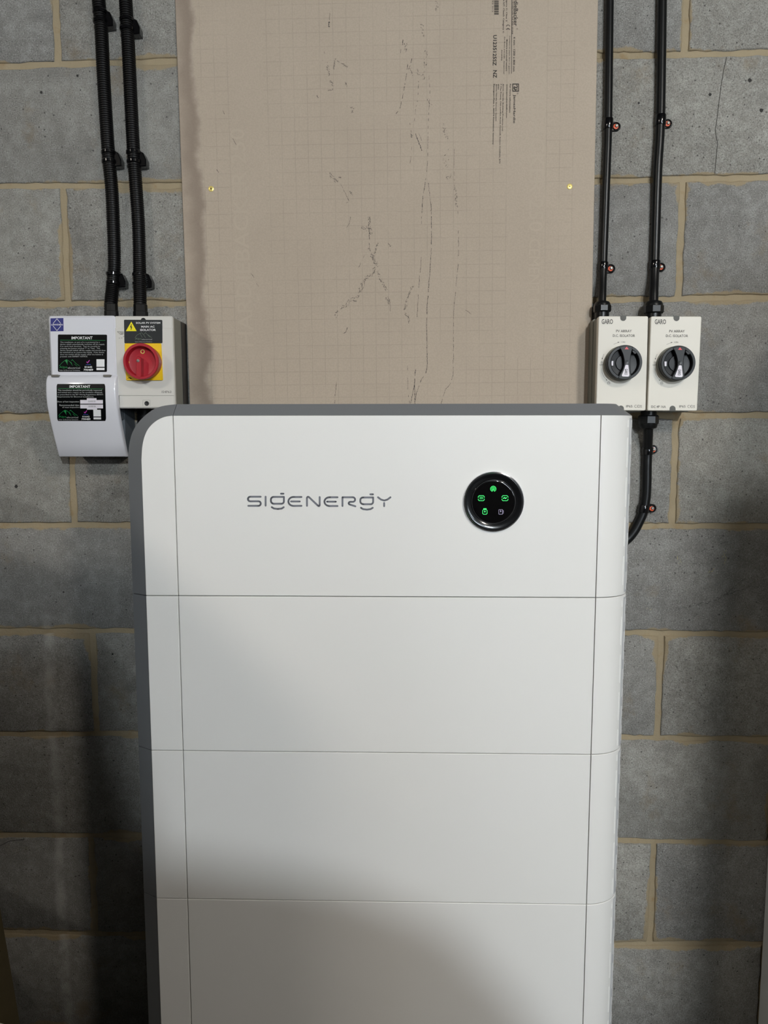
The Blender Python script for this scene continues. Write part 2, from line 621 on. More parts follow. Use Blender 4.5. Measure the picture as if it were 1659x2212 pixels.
CEIL = 2.72
mb = MB()
mb.box(-2.6, 2.6, 0.004, 0.14, 0.0, CEIL)
wall = tag(mb.build('wall_back', M['mortar']), kind='structure')
PERP = {0: (-0.6656, 0.5348), 2: (-0.6665, 0.5416), 4: (-0.6735, 0.5472), 6: (-0.6463, 0.5345), 8: (-0.6686, 0.5364), 10: (-0.66, 0.54)}
JV, JH = 0.0068, 0.0058
for cidx in range(-1, 11):
    if cidx % 2 == 0:
        xl, xr = PERP[cidx]
    else:
        xl, xr = -0.395, 0.325
    perps = [xl, xr]
    x = xl
    step = 0.455 if cidx % 2 == 0 else 0.53
    while x - step > -2.6:
        x -= step
        perps.append(x)
        step = 0.455
    x = xr
    while x + 0.455 < 2.6:
        x += 0.455
        perps.append(x)
    x = xl
    while x + 0.455 < xr - 0.1:
        x += 0.455
        perps.append(x)
    perps = [-2.6] + sorted(perps) + [2.6]
    for a, b in zip(perps, perps[1:]):
        if b - a < 0.05:
            continue
        x0, x1 = a + JV, b - JV
        xm = (x0 + x1) / 2

        def top(x, c=cidx):
            return min(CEIL - 0.002, bed(c, x) - JH)

        def bot(x, c=cidx):
            return max(0.002, bed(c + 1, x) + JH)
        out = []
        n = 26
        jit = lambda s=0.0017: rnd.uniform(-s, s)
        for i in range(n):
            x = x0 + (x1 - x0) * i / n
            out.append((x, bot(x) + jit()))
        for i in range(13):
            z = bot(x1) + (top(x1) - bot(x1)) * i / 13
            out.append((x1 + jit(), z))
        for i in range(n):
            x = x1 - (x1 - x0) * i / n
            out.append((x, top(x) + jit()))
        for i in range(13):
            z = top(x0) - (top(x0) - bot(x0)) * i / 13
            out.append((x0 + jit(), z))
        yf = rnd.uniform(-0.0012, 0.0008)
        mb = MB()
        ins = offset(out, 0.0022)
        mb.rings([[(p[0], 0.012, p[1]) for p in out], [(p[0], yf + 0.002, p[1]) for p in out], [(p[0], yf, p[1]) for p in ins]], cap0=False)
        ob = mb.build('block', M['block'], wall, smooth=50)
        me = ob.data
        ula, uha = me.uv_layers.new(name='lo'), me.uv_layers.new(name='hi')
        z0, z1 = bot(xm), top(xm)
        for lp in me.loops:
            co = me.vertices[lp.vertex_index].co
            ula.data[lp.index].uv = (co.x - x0, co.z - z0)
            uha.data[lp.index].uv = (x1 - co.x, z1 - co.z)

YW = -0.0013
mb = MB()
stroke(mb, [(1240 + 0.2984 * a, 0.2984 * b) for a, b in ((1105, 415), (1085, 500), (1065, 620), (1050, 740), (1035, 870), (1022, 945), (1040, 1040), (1030, 1130), (1020, 1255))], 0.9, YW, 0.0002)
mb.build('crack', M['crack'], wall, smooth=0)
mb = MB()
stroke(mb, [(0, 1805 + 22), (20, 1817), (52, 1813)], 0.9, YW, 0.0002)
mb.build('crack', M['crack'], wall, smooth=0)
for hx, hy, hr in ((1619.5, 173, 4.4), (1645, 238, 4.2), (1534, 204, 3.6), (1380, 222.5, 2.4), (167, 163, 2.6), (89, 199, 3.0), (35, 1050.5, 3.6), (137, 1279, 2.0), (243, 1413, 2.4)):
    mb = MB()
    poly(mb, [(hx + hr * rnd.uniform(0.75, 1.15) * math.cos(t * math.pi / 6), hy + hr * rnd.uniform(0.75, 1.15) * math.sin(t * math.pi / 6)) for t in range(12)], YW, 0.0002)
    mb.build('pock_mark', M['crack'], wall, smooth=0)
rw = random.Random(5)


def wall_scuff(P, w, keep, m, name):
    mb = MB()
    for a, b in zip(P, P[1:]):
        d = Vector((b[0] - a[0], b[1] - a[1]))
        L = d.length
        d.normalize()
        n = Vector((-d.y, d.x))
        q = 0.0
        while q < L:
            l = rw.uniform(2, 7)
            if rw.random() < keep:
                j = rw.uniform(-w, w)
                ww = rw.uniform(0.3, 0.8)
                p0, p1 = Vector(a) + d * q + n * j, Vector(a) + d * min(L, q + l) + n * (j + rw.uniform(-1, 1))
                poly(mb, [(p0 + n * ww)[:], (p1 + n * ww * 0.4)[:], (p1 - n * ww * 0.4)[:], (p0 - n * ww)[:]], YW, 0.0002)
            q += l * 0.6
    tag(mb.build(name, m, wall, smooth=0), kind='stuff')


def zr(L):
    return [(1240 + 0.2532 * a, 1100 + 0.2532 * b) for a, b in L]


for P, w, kp in (([(820, 850), (1000, 830), (1200, 780), (1350, 690), (1470, 580)], 2.5, 0.7), ([(1300, 730), (1520, 650)], 2.0, 0.6), ([(960, 450), (1100, 465)], 3.0, 0.5), ([(1030, 380), (1380, 260)], 3.0, 0.35), ([(1060, 900), (1000, 910)], 2.0, 0.6)):
    wall_scuff(zr(P), w, kp, M['scuffwall'], 'dark_scuff')
for P, w, kp in (([(885, 400), (900, 470)], 4.5, 1.0), ([(1275, 350), (1285, 470)], 5.0, 0.9), ([(1200, 490), (1160, 550)], 4.0, 0.9), ([(620, 860), (660, 840)], 3.0, 0.7)):
    wall_scuff(zr(P), w, kp, M['scuffsand'], 'mortar_smear')

mb = MB()
mb.box(-2.7, 2.7, -5.1, 0.14, -0.12, 0.0)
tag(mb.build('floor', M['concrete']), kind='structure')
mb = MB()
mb.box(-2.7, 2.7, -5.1, 0.14, CEIL, CEIL + 0.1)
tag(mb.build('ceiling', M['ceil']), kind='structure')
mb = MB()
mb.box(-2.7, -2.6, -5.0, 0.0, 0, CEIL)
tag(mb.build('wall_left', M['plaster']), kind='structure')
mb = MB()
mb.box(2.6, 2.7, -5.0, 0.0, 0, CEIL)
tag(mb.build('wall_right', M['plaster']), kind='structure')
mb = MB()
WX0, WX1, WZ0, WZ1 = 1.2, 2.4, 1.3, 2.2
for x0, x1, z0, z1 in ((-2.7, WX0, 0, CEIL), (WX1, 2.7, 0, CEIL), (WX0, WX1, 0, WZ0), (WX0, WX1, WZ1, CEIL)):
    mb.box(x0, x1, -5.1, -5.0, z0, z1)
tag(mb.build('wall_front', M['plaster']), kind='structure')
mb = MB()
for x0, x1, z0, z1 in ((WX0, WX1, WZ0, WZ0 + 0.05), (WX0, WX1, WZ1 - 0.05, WZ1), (WX0, WX0 + 0.05, WZ0, WZ1), (WX1 - 0.05, WX1, WZ0, WZ1), (1.78, 1.82, WZ0, WZ1)):
    mb.box(x0, x1, -5.08, -5.02, z0, z1)
tag(mb.build('window_1', M['cabinet']), kind='structure')  # unseen window, placed for the fill light


# ceiling lights
def ceiling_light(pos, e, label):
    k = NT('lamp_diffuser')
    k.b.inputs['Base Color'].default_value = (0.9, 0.9, 0.88, 1)
    k.b.inputs['Emission Color'].default_value = (1.0, 0.925, 0.82, 1)
    k.b.inputs['Emission Strength'].default_value = e
    t = thing('ceiling_light', label, 'light', (pos[0], pos[1], CEIL))
    mb = MB()
    mb.lathe_z(pos[0], pos[1], [(0.15, CEIL + 0.001), (0.15, CEIL - 0.03), (0.135, CEIL - 0.035)], 32)
    mb.build('housing', M['cabinet'], t)
    mb = MB()
    mb.lathe_z(pos[0], pos[1], [(0.125, CEIL - 0.034), (0.125, CEIL - 0.06), (0.10, CEIL - 0.085), (0.05, CEIL - 0.097), (0.005, CEIL - 0.1)], 32)
    mb.build('diffuser', k.m, t)


def bulb(pos, e):
    k = NT('bulb_glass')
    k.b.inputs['Emission Color'].default_value = (0.87, 0.945, 1.0, 1)
    k.b.inputs['Emission Strength'].default_value = e
    t = thing('pendant_bulb', 'bare bulb hanging on a short flex near the window', 'light', (pos[0], pos[1], pos[2]))
    mb = MB()
    mb.tube([(pos[0], pos[1], CEIL), (pos[0], pos[1], pos[2] + 0.09)], 0.004, 8)
    mb.build('flex', M['cabinet'], t)
    mb = MB()
    mb.lathe_z(pos[0], pos[1], [(0.012, pos[2] + 0.10), (0.02, pos[2] + 0.09), (0.02, pos[2] + 0.045)], 16)
    mb.build('lampholder', M['cabinet'], t)
    mb = MB()
    mb.lathe_z(pos[0], pos[1], [(0.057 * math.sin(math.radians(d)) + 0.0005, pos[2] + 0.057 * math.cos(math.radians(d))) for d in range(15, 181, 15)], 20)
    mb.build('globe', k.m, t)


bulb(LAMP_POS[2], LAMP_E[2])
ceiling_light(LAMP_POS[0], LAMP_E[0], 'round ceiling light over the white enclosure side of the garage')
ceiling_light(LAMP_POS[1], LAMP_E[1], 'round ceiling light over the grey cabinet side of the garage')

# ------------------------------------------------------------------ cement board
def bpt(u, v, y):
    p = BO + BRT * u + BUP * v
    return (p.x, y, p.z)


hw = ((BOARD_TR - BOARD_TL).length + (BOARD_BR - BOARD_BL).length) / 4
board = thing('cement_board', 'large beige cement backer board screwed upright to the block wall', 'board', (BO.x, 0, 1.34))
mb = MB()
o = [(p[0], p[2]) for p in (bpt(-hw, -0.19, 0), bpt(hw, -0.19, 0), bpt(hw, 1.01, 0), bpt(-hw, 1.01, 0))]
mb.prism(o, -0.0072, -0.0011, 0.0008)
mb.build('panel', M['board'], board)
YB = -0.0072
for sx, sy in ((456, 408), (1230.5, 403)):
    p = at(sx, sy, YB)
    mb = MB()
    mb.lathe_y(p.x, p.z, [(0.0053, YB + 0.001), (0.0053, YB - 0.0006), (0.0046, YB - 0.0010), (0.0015, YB - 0.0011)], 20)
    s = mb.build('screw', M['brass'], board)
    mb = MB()
    for a in (0.5, 0.5 + math.pi / 2):
        d = Vector((math.cos(a), 0, math.sin(a)))
        n = Vector((-d.z, 0, d.x))
        q = Vector((p.x, YB - 0.0013, p.z))
        mb.add([q + d * 0.0024 + n * 0.0006, q - d * 0.0024 + n * 0.0006, q - d * 0.0024 - n * 0.0006, q + d * 0.0024 - n * 0.0006], [(0, 1, 2, 3)])
    mb.build('cross_recess', M['brassdark'], s)


# print running down the board
def zz(x, y):
    return (1020 + x * 0.16276, y * 0.16276)


mb = MB()
SL = -0.016


def down(s, xb, xt, y0, y1, bold=0.0):
    a = zz(xb, y0)
    b = zz(xb, y1)
    c = zz(xt, y0)
    L = b[1] - a[1]
    text(mb, s, a, (SL * L, L), (c[0] - a[0], 0.0), YB, 0.0003, bold)


down('HardieBacker', 556, 612, -120, 345, 0.012)
down('\u00ae', 585, 608, 375, 392)
down('CEMENT BACKER BOARD FOR TILE AND STONE', 537, 552, -240, 455, 0.022)
a, b = zz(527, -320), zz(527 - 5, 978)
stroke(mb, [a, b], 1.0, YB, 0.0003, caps=False)
down('6 mm - 1200 x 800 mm', 548, 575, 492, 950, 0.02)
down('Category C, Class 2', 447, 470, -70, 285, 0.02)
down('Type NT, Class2, Category C', 408, 432, -70, 440, 0.02)
down('Contains no paper face or gypsum.', 488, 506, 475, 990, 0.02)
down('Moisture and mould resistant', 453, 471, 525, 945, 0.02)
down('For floors and walls - Exceptional', 420, 437, 490, 980, 0.02)
down('durability', 384, 402, 660, 810, 0.02)
down('U1235125SZ', 278, 328, 465, 872, 0.022)
down('NZ', 278, 328, 932, 1035, 0.022)
down('JamesHardie', 540, 580, 1255, 1637, 0.016)
down('\u00ae', 592, 614, 1228, 1252)
down('For more information:', 497, 517, 1115, 1500, 0.02)
down('www.jameshardieEU.com', 450, 472, 1115, 1565, 0.02)
down('James Hardie Building Products Ltd', 402, 420, 1110, 1735, 0.02)
down('7 The Priory, Old London Road, Canwell, Sutton Coldfield, B75', 370, 390, 1110, 2170, 0.02)
down('5DH', 340, 356, 1115, 1185, 0.02)
down('James Hardie Europe GmbH', 312, 331, 1115, 1605, 0.02)
down('Bennigsen-Platz 1, 40474 D\u00fcsseldorf, Germany', 278, 300, 1115, 1920, 0.02)
# CE mark
for cx in (352, 398):
    stroke(mb, [zz(476 + 24 * math.sin(t), cx - 22 * math.cos(t) * -1 - 6) for t in [math.radians(d) for d in range(-75, 76, 15)]][::1] if False else
           [zz(476 - 24 * math.cos(math.radians(d)), cx - 20 * math.sin(math.radians(d))) for d in range(0, 181, 18)], 1.1, YB, 0.0003, caps=False)
stroke(mb, [zz(476, 380), zz(476, 396)], 1.1, YB, 0.0003, caps=False)
# bar code and its digits
y = -190
rb = random.Random(3)
while y < 198:
    w = rb.choice((4, 4, 8, 12))
    poly(mb, [zz(292, y), zz(352, y), zz(352, min(y + w, 200)), zz(292, min(y + w, 200))], YB, 0.0003)
    y += w + rb.choice((4, 5, 9))
down('5 016893 312', 268, 284, -150, 160, 0.004)
# square emblem
for q in ([(533, 1110), (620, 1110), (620, 1122), (533, 1122)], [(533, 1203), (620, 1203), (620, 1215), (533, 1215)],
          [(533, 1122), (543, 1122), (543, 1203), (533, 1203)], [(610, 1122), (620, 1122), (620, 1203), (610, 1203)]):
    poly(mb, [zz(*p) for p in q], YB, 0.0003)
stroke(mb, [zz(590, 1128), zz(600, 1150), zz(585, 1165), zz(560, 1150), zz(552, 1165), zz(560, 1185), zz(598, 1190)], 1.6, YB, 0.0003)
stroke(mb, [zz(577, 1200), zz(555, 1180), zz(575, 1160), zz(600, 1170)], 1.4, YB, 0.0003)
tag(mb.build('printed_text', M['print'], board, smooth=0), 'dark printed maker text and bar code running down the board')

# pressed lettering, barely proud of the face
mb = MB()
text(mb, 'HARDIEBACKER 250', (548, 748), (-20, -470), (-32, 0), YB, 0.00025)
mb.build('pressed_lettering', M['pressed'], board, smooth=0)
mb = MB()
text(mb, 'HARDIEBACKER 250', (1150, 70), (-8, 430), (31, 0), YB, 0.00025)
mb.build('pressed_lettering', M['pressed'], board, smooth=0)
mb = MB()
text(mb, 'CEMENT BOARD', (1143, 516), (-4, 232), (24, 0), YB, 0.00025)
mb.build('pressed_lettering', M['pressed'], board, smooth=0)

# scuffs
rs = random.Random(21)


def za(x, y):
    return (650 + x * 0.217, y * 0.217)


def zb(x, y):
    return (650 + x * 0.217, 440 + y * 0.217)


def zl(x, y):
    return (380 + x * 0.3977, y * 0.3977)


def dashes(mb, P, w, keep, ln=5.0, jit=0.4):
    for a, b in zip(P, P[1:]):
        d = Vector((b[0] - a[0], b[1] - a[1]))
        L = d.length
        if L < 0.1:
            continue
        d.normalize()
        n = Vector((-d.y, d.x))
        s = 0.0
        while s < L:
            l = min(L - s, ln * rs.uniform(0.5, 1.6))
            if rs.random() < keep:
                ww = w * rs.uniform(0.5, 1.15) / 2
                j = rs.uniform(-jit, jit)
                p = Vector(a) + d * s + n * j
                q = Vector(a) + d * (s + l) + n * (j + rs.uniform(-jit, jit) * 0.5)
                poly(mb, [(p + n * ww * 0.5)[:], ((p + q) / 2 + n * ww)[:], (q + n * ww * 0.4)[:], (q - n * ww * 0.4)[:], ((p + q) / 2 - n * ww)[:], (p - n * ww * 0.5)[:]], YB, 0.0002)
            s += l


mb = MB()
for P, w, kp in (
    ([zb(1295, 0), zb(1300, 250), zb(1298, 450), zb(1285, 650), zb(1270, 850), zb(1258, 1000), zb(1250, 1200), zb(1255, 1400), zb(1258, 1600), zb(1245, 1690)], 1.5, 0.93),
    ([zb(1245, 1690), zb(1200, 1750), zb(1150, 1880), zb(1140, 1960)], 1.2, 0.85),
    ([zb(1140, 1650), zb(1132, 1800), zb(1135, 2000)], 1.8, 0.95), ([zb(1130, 1800), zb(1090, 2000)], 1.6, 0.95),
    ([zb(1205, 0), zb(1200, 200)], 1.0, 0.55), ([zb(1200, 530), zb(1180, 750), zb(1155, 1130)], 1.1, 0.8),
    ([zb(1560, 20), zb(1570, 400), zb(1565, 600)], 1.0, 0.4), ([zb(1565, 600), zb(1540, 850), zb(1520, 1100), zb(1518, 1500), zb(1515, 1700), zb(1490, 1790), zb(1440, 1850), zb(1395, 1990)], 1.0, 0.8),
    ([zb(1060, 1560), zb(1065, 1850), zb(1080, 1990)], 0.8, 0.5),
    ([za(1268, 640), za(1285, 900), za(1265, 1250), za(1262, 1600), za(1250, 1750)], 0.9, 0.6),
    ([za(1250, 1750), za(1215, 1950), za(1205, 2120)], 1.4, 0.75), ([za(1268, 1820), za(1300, 2100)], 1.1, 0.85),
    ([za(1065, 640), za(1045, 770), za(1020, 930), za(985, 1080), za(945, 1135)], 1.4, 0.8), ([za(1105, 580), za(1090, 650), za(1070, 690)], 1.3, 0.8),
    ([za(1175, 770), za(1160, 1000), za(1140, 1100), za(1130, 1220)], 0.9, 0.6), ([za(1015, 395), za(1010, 450)], 1.8, 1.0), ([za(997, 490), za(993, 530)], 1.4, 1.0),
    ([za(1080, 1190), za(1105, 1350), za(1100, 1500), za(1085, 1650)], 1.0, 0.5), ([za(1140, 1330), za(1175, 1420), za(1205, 1500)], 2.0, 0.9), ([za(1175, 1330), za(1205, 1400)], 0.8, 0.7),
    ([za(287, 130), za(282, 200)], 1.2, 0.9), ([za(280, 215), za(278, 270)], 3.4, 1.0), ([za(1525, 1480), za(1525, 1780), za(1540, 2000)], 0.8, 0.6),
    ([zb(495, 130), zb(485, 190), zb(455, 240)], 1.2, 0.9), ([zb(460, 1230), zb(450, 1275), zb(422, 1290)], 1.3, 0.95), ([zb(355, 1780), zb(345, 1860), zb(335, 1990)], 1.1, 0.75), ([zb(885, 950), zb(890, 1070)], 1.2, 0.8),
    ([za(395, 1830), za(480, 2000)], 1.0, 0.8), ([za(430, 2030), za(470, 2010)], 1.0, 0.8), ([za(230, 515), za(240, 535)], 1.0, 0.9),
    ([zl(255, 600), zl(263, 622)], 0.9, 1.0), ([zl(305, 745), zl(328, 788)], 1.0, 1.0), ([zl(330, 798), zl(337, 808)], 0.8, 1.0), ([zl(220, 920), zl(232, 938)], 1.0, 1.0), ([zl(408, 1485), zl(425, 1510)], 1.0, 1.0), ([zl(438, 1538), zl(450, 1560)], 0.8, 1.0),
    ([(1005.6, 669.5), (1012, 673), (1018, 679)], 1.0, 1.0), ([zb(675, 440), zb(610, 560), zb(575, 640)], 1.0, 0.55), ([zb(680, 290), zb(680, 440), zb(720, 540)], 1.2, 0.8),
):
    dashes(mb, P, w, kp)
tag(mb.build('scuff_lines', M['scuff'], board, smooth=0), kind='stuff')
mb = MB()
for P, w, kp in (
    ([za(225, 590), za(262, 625)], 7, 0.5), ([za(265, 650), za(285, 755)], 5, 0.5), ([za(290, 800), za(318, 860)], 6, 0.55), ([za(270, 900), za(320, 890)], 3, 0.6), ([za(340, 580), za(325, 690)], 2.5, 0.6),
    ([za(360, 605), za(420, 640)], 1, 0.6), ([za(415, 645), za(465, 670)], 6, 0.6), ([za(440, 820), za(455, 860)], 3, 0.5), ([za(495, 1080), za(520, 1075), za(508, 1125)], 4, 0.7), ([za(160, 950), za(172, 975)], 2, 0.9),
    ([za(280, 1720), za(310, 1765), za(365, 1815)], 8, 0.7), ([za(375, 1760), za(400, 1770)], 2.5, 0.8), ([za(490, 1900), za(510, 1945)], 3, 0.5), ([za(1080, 680), za(1125, 750)], 6, 0.45), ([za(1145, 680), za(1175, 750)], 5, 0.5),
    ([za(1100, 1330), za(1105, 1370)], 4, 0.8), ([za(1195, 220), za(1225, 370)], 6, 0.3), ([za(1240, 500), za(1220, 800)], 9, 0.25), ([za(1260, 980), za(1320, 1080)], 8, 0.35), ([za(1345, 10), za(1355, 110)], 5, 0.4),
    ([za(1400, 1240), za(1480, 1400)], 8, 0.3), ([za(1450, 1470), za(1440, 1680)], 14, 0.22), ([za(1450, 1780), za(1510, 1750)], 9, 0.3), ([za(1540, 1880), za(1545, 2060)], 6, 0.5), ([za(1040, 430), za(1040, 520)], 6, 0.35),
    ([zb(680, 130), zb(682, 300)], 5, 0.6), ([zb(600, 235), zb(710, 255)], 7, 0.5), ([zb(650, 270), zb(710, 300)], 6, 0.45), ([zb(700, 500), zb(750, 610), zb(770, 610)], 7, 0.7),
    ([zb(750, 640), zb(700, 700), zb(640, 750), zb(580, 900)], 8, 0.6), ([zb(580, 900), zb(480, 980), zb(430, 1030)], 9, 0.4), ([zb(430, 1030), zb(310, 1160)], 9, 0.2), ([zb(760, 670), zb(800, 760), zb(850, 865)], 6, 0.55), ([zb(850, 930), zb(880, 1000)], 6, 0.6),
    ([zb(1110, 815), zb(1060, 940), zb(1035, 1060)], 4, 0.6), ([zb(1035, 1095), zb(1070, 1120), zb(1080, 1200)], 4, 0.6), ([zb(765, 390), zb(735, 500)], 3, 0.5), ([zb(860, 400), zb(890, 430)], 5, 0.35), ([zb(525, 970), zb(555, 970)], 2, 0.8),
):
    dashes(mb, P, 2.2, min(1, kp * 1.2), 3.0, w / 2)
    dashes(mb, P, 1.7, min(1, kp * 1.2), 2.2, w / 2)
    dashes(mb, P, 1.0, kp * 0.8, 1.8, w / 2)
tag(mb.build('scuff_smudges', M['smudge'], board, smooth=0), kind='stuff')

# ------------------------------------------------------------------ battery tower
YF = -0.28819
ZT = 1.50686
ZS = [ZT - 0.2995]
for i in range(4):
    ZS.append(ZS[-1] - 0.27027)
XL, XR = -0.3736, 0.3216
XE, XO = -0.4282, -0.4567           # left edge of the white front, outer edge of the grey trim
YO = YF + 0.018
CA, CB = 0.0638, 0.055
YBK = -0.032
G = 0.0007
ZCAP = 1.5262


def curve_pt(t, ins=0.0):
    return (XR + (CA - ins) * math.sin(t), YF + ins + (CB - ins) * (1 - math.cos(t)))


def curved_panel(parent, z0, z1):
    plan = [(XR + G, YF)] + [curve_pt(math.radians(d)) for d in range(4, 91, 5)] + [(XR + CA, YBK)]
    inner = [(XR + G, YF + 0.005)] + [curve_pt(math.radians(d), 0.005) for d in range(4, 91, 5)] + [(XR + CA - 0.005, YBK)]
    loop = plan + inner[::-1]
    e = 0.0008
    ins = [(x, y) for x, y in loop]
    k = len(plan)
    pl2 = [((x * 0.998 + (XR - 0.1) * 0.002), y + 0.0006) for x, y in plan]
    ins = pl2 + inner[::-1]
    mb = MB()
    mb.rings([[(x, y, z0) for x, y in ins], [(x, y, z0 + e) for x, y in loop], [(x, y, z1 - e) for x, y in loop], [(x, y, z1) for x, y in ins]])
    p = mb.build('curved_side_panel', M['white'], parent)
    # grey strip painting the shade of the curved edge around the slots
    mb = MB()
    q, q2 = [], []
    for d in range(56, 87, 5):
        t = math.radians(d)
        x, y = curve_pt(t, -0.0003)
        q.append((x, y))
        x, y = curve_pt(t, 0.001)
        q2.append((x, y))
    loop = q + q2[::-1]
    mb.rings([[(x, y, z0 + 0.004) for x, y in loop], [(x, y, z1 - 0.004) for x, y in loop]])
    mb.build('slot_strip', M['slotgrey'], p)
    # pressed slots in three columns
    for ci, deg in enumerate((51, 63, 74)):
        t = math.radians(deg)
        n = Vector((math.sin(t) / CA, -math.cos(t) / CB, 0)).normalized()
        tg = Vector((math.cos(t) * CA, math.sin(t) * CB, 0)).normalized()
        x, y = curve_pt(t)
        top = z1 - 0.0075
        if ci == 1:
            segs = [(0.0, 0.052 if False else 0.040)]
            a = 0.0565
        else:
            segs = [(0.0, 0.0115)]
            a = 0.0285
        H_ = z1 - z0 - 0.015
        while a < H_ - 0.004:
            segs.append((a, min(a + 0.0488, H_)))
            a += 0.0657
        for s0, s1 in segs:
            mb = MB()
            w = (0.0011, 0.0013, 0.0016)[ci]
            c = Vector((x, y, 0))
            q = []
            for dx, dn in ((-w, -0.0008), (w, -0.0008), (w, 0.0005), (-w, 0.0005)):
                v = c + tg * dx + n * dn
                q.append((v.x, v.y))
            mb.rings([[(a_, b_, top - s1) for a_, b_ in q], [(a_, b_, top - s0) for a_, b_ in q]])
            mb.build('vent_slot', M['slot'], p)
    return p


def core(parent, z0, z1):
    plan = [(XO + 0.006, YBK), (XO + 0.006, YF + 0.022), (XE + 0.002, YF + 0.0045), (XR, YF + 0.0045)] + [curve_pt(math.radians(d), 0.0052) for d in range(10, 91, 10)] + [(XR + CA - 0.0052, YBK)]
    mb = MB()
    mb.rings([[(x, y, z0) for x, y in plan], [(x, y, z1) for x, y in plan]])
    return mb.build('body', M['core'], parent)


def panel(parent, name, x0, x1, z0, z1):
    mb = MB()
    mb.prism([(x0, z0), (x1, z0), (x1, z1), (x0, z1)], YF, YF + 0.005, 0.0007)
    return mb.build(name, M['white'], parent)


def trim_left(parent, z0, z1):
    plan = [(XE - 0.0005, YF + 0.0012), (XO, YO), (XO, YBK), (XO + 0.006, YBK), (XO + 0.006, YO + 0.004), (XE - 0.0005, YF + 0.006)]
    mb = MB()
    mb.rings([[(x, y, z0) for x, y in plan], [(x, y, z1) for x, y in plan]])
    return mb.build('side_trim', M['grey'], parent)


BLABEL = ['white battery module stacked directly under the inverter module', 'white battery module second below the inverter module',
          'white battery module third below the inverter module', 'white battery module resting on the grey plinth']
# plinth on the floor
mb = MB()
plan = [(XO + 0.02, YBK - 0.01), (XO + 0.02, YF + 0.035), (XR + 0.03, YF + 0.035), (XR + 0.045, YF + 0.06), (XR + 0.045, YBK - 0.01)]
mb.rings([[(x, y, 0.0) for x, y in plan], [(x, y, 0.012) for x, y in plan], [(x, y, 0.012) for x, y in plan], [(x, y, ZS[4] - 0.0004) for x, y in plan]])
tag(mb.build('plinth', M['core'], origin=(-0.03, -0.15, 0)), 'dark grey plinth under the battery stack', 'plinth')
for i in range(4):
    z1, z0 = ZS[i] - G, ZS[i + 1] + G
    t = thing('battery_module', BLABEL[i], 'battery', (-0.03, -0.15, ZS[i + 1]), 'stacked battery modules')
    core(t, ZS[i + 1] + 0.0002, ZS[i] - 0.0002)
    panel(t, 'front_panel', XL + G, XR - G, z0, z1)
    panel(t, 'edge_panel', XE, XL - G, z0, z1)
    trim_left(t, z0, z1)
    curved_panel(t, z0, z1)

inv = thing('inverter_module', 'white inverter module with a round display and rounded shoulder, topmost of the stack', 'inverter', (-0.03, -0.15, ZS[0]))
z0 = ZS[0] + G
inner_px = [(373, 897.7), (355, 900.6), (339, 908), (325.6, 919), (316.5, 931.6), (310, 948.6), (306.4, 969), (305, 994)]
outer_px = [(381, 873), (350.5, 877.3), (328, 886.5), (305, 905.6), (289.5, 927), (281.5, 948.6), (277.6, 975.7), (276.2, 1003)]
IN = [(at(a, b, YF).x, at(a, b, YF).z) for a, b in inner_px]
OUT = [(at(a, b, YO).x, at(a, b, YO).z) for a, b in outer_px]
IN[0] = (XL - G, ZT)
IN[-1] = (XE, IN[-1][1])
OUT[-1] = (XO, OUT[-1][1])
OUT[0] = (OUT[0][0], ZCAP)
IN = [tuple(p) for p in smooth_path([Vector((a, b, 0)) for a, b in IN], 4)]
OUT = [tuple(p) for p in smooth_path([Vector((a, b, 0)) for a, b in OUT], 4)]
IN = [(p[0], p[1]) for p in IN]
OUT = [(p[0], p[1]) for p in OUT]
# body behind the panels, following the rounded shoulder
mb = MB()
prof = [(XR + CA - 0.0052, ZS[0] + 0.0002), (XR + CA - 0.0052, ZT - 0.001), (XR + 0.02, ZT - 0.001)] + [(x + 0.004, z - 0.004) for x, z in IN[::2]] + [(XE + 0.004, ZS[0] + 0.0002)]
mb.prism(prof[::1], YF + CB * 0.9, YBK)
prof2 = [(XR, ZS[0] + 0.0002), (XR, ZT - 0.001)] + [(x + 0.004, z - 0.003) for x, z in IN[::2]] + [(XE + 0.004, ZS[0] + 0.0002)]
mb.prism(prof2, YF + 0.0045, YF + CB)
mb.build('body', M['core'], inv)
front = panel(inv, 'front_panel', XL + G, XR - G, z0, ZT)
mb = MB()
o = [(XL - G, z0)] + IN + [(XE, z0)]
mb.prism(o, YF, YF + 0.005, 0.0007)
mb.build('shoulder_panel', M['white'], inv)
curved_panel(inv, z0, ZT)
# grey trim: side with shoulder
mb = MB()
A = [(x, YF + 0.0012, z + 0.0002) for x, z in IN] + [(XE - 0.0005, YF + 0.0012, z0)]
B = [(x, YO, z) for x, z in OUT] + [(XO, YO, z0)]
C = [(x, YBK, z) for x, z in OUT] + [(XO, YBK, z0)]
D = [(x + 0.006, YBK, z - 0.006) for x, z in OUT] + [(XO + 0.006, YBK, z0)]
E_ = [(x, YF + 0.007, z - 0.001) for x, z in IN] + [(XE, YF + 0.007, z0)]
n = len(A)
mb.add(A + B + C + D + E_, [(r * n + j, r * n + j + 1, ((r + 1) % 5) * n + j + 1, ((r + 1) % 5) * n + j) for r in range(5) for j in range(n - 1)] + [tuple(r * n for r in range(5)), tuple(r * n + n - 1 for r in range(5))])
mb.build('side_trim', M['grey'], inv)
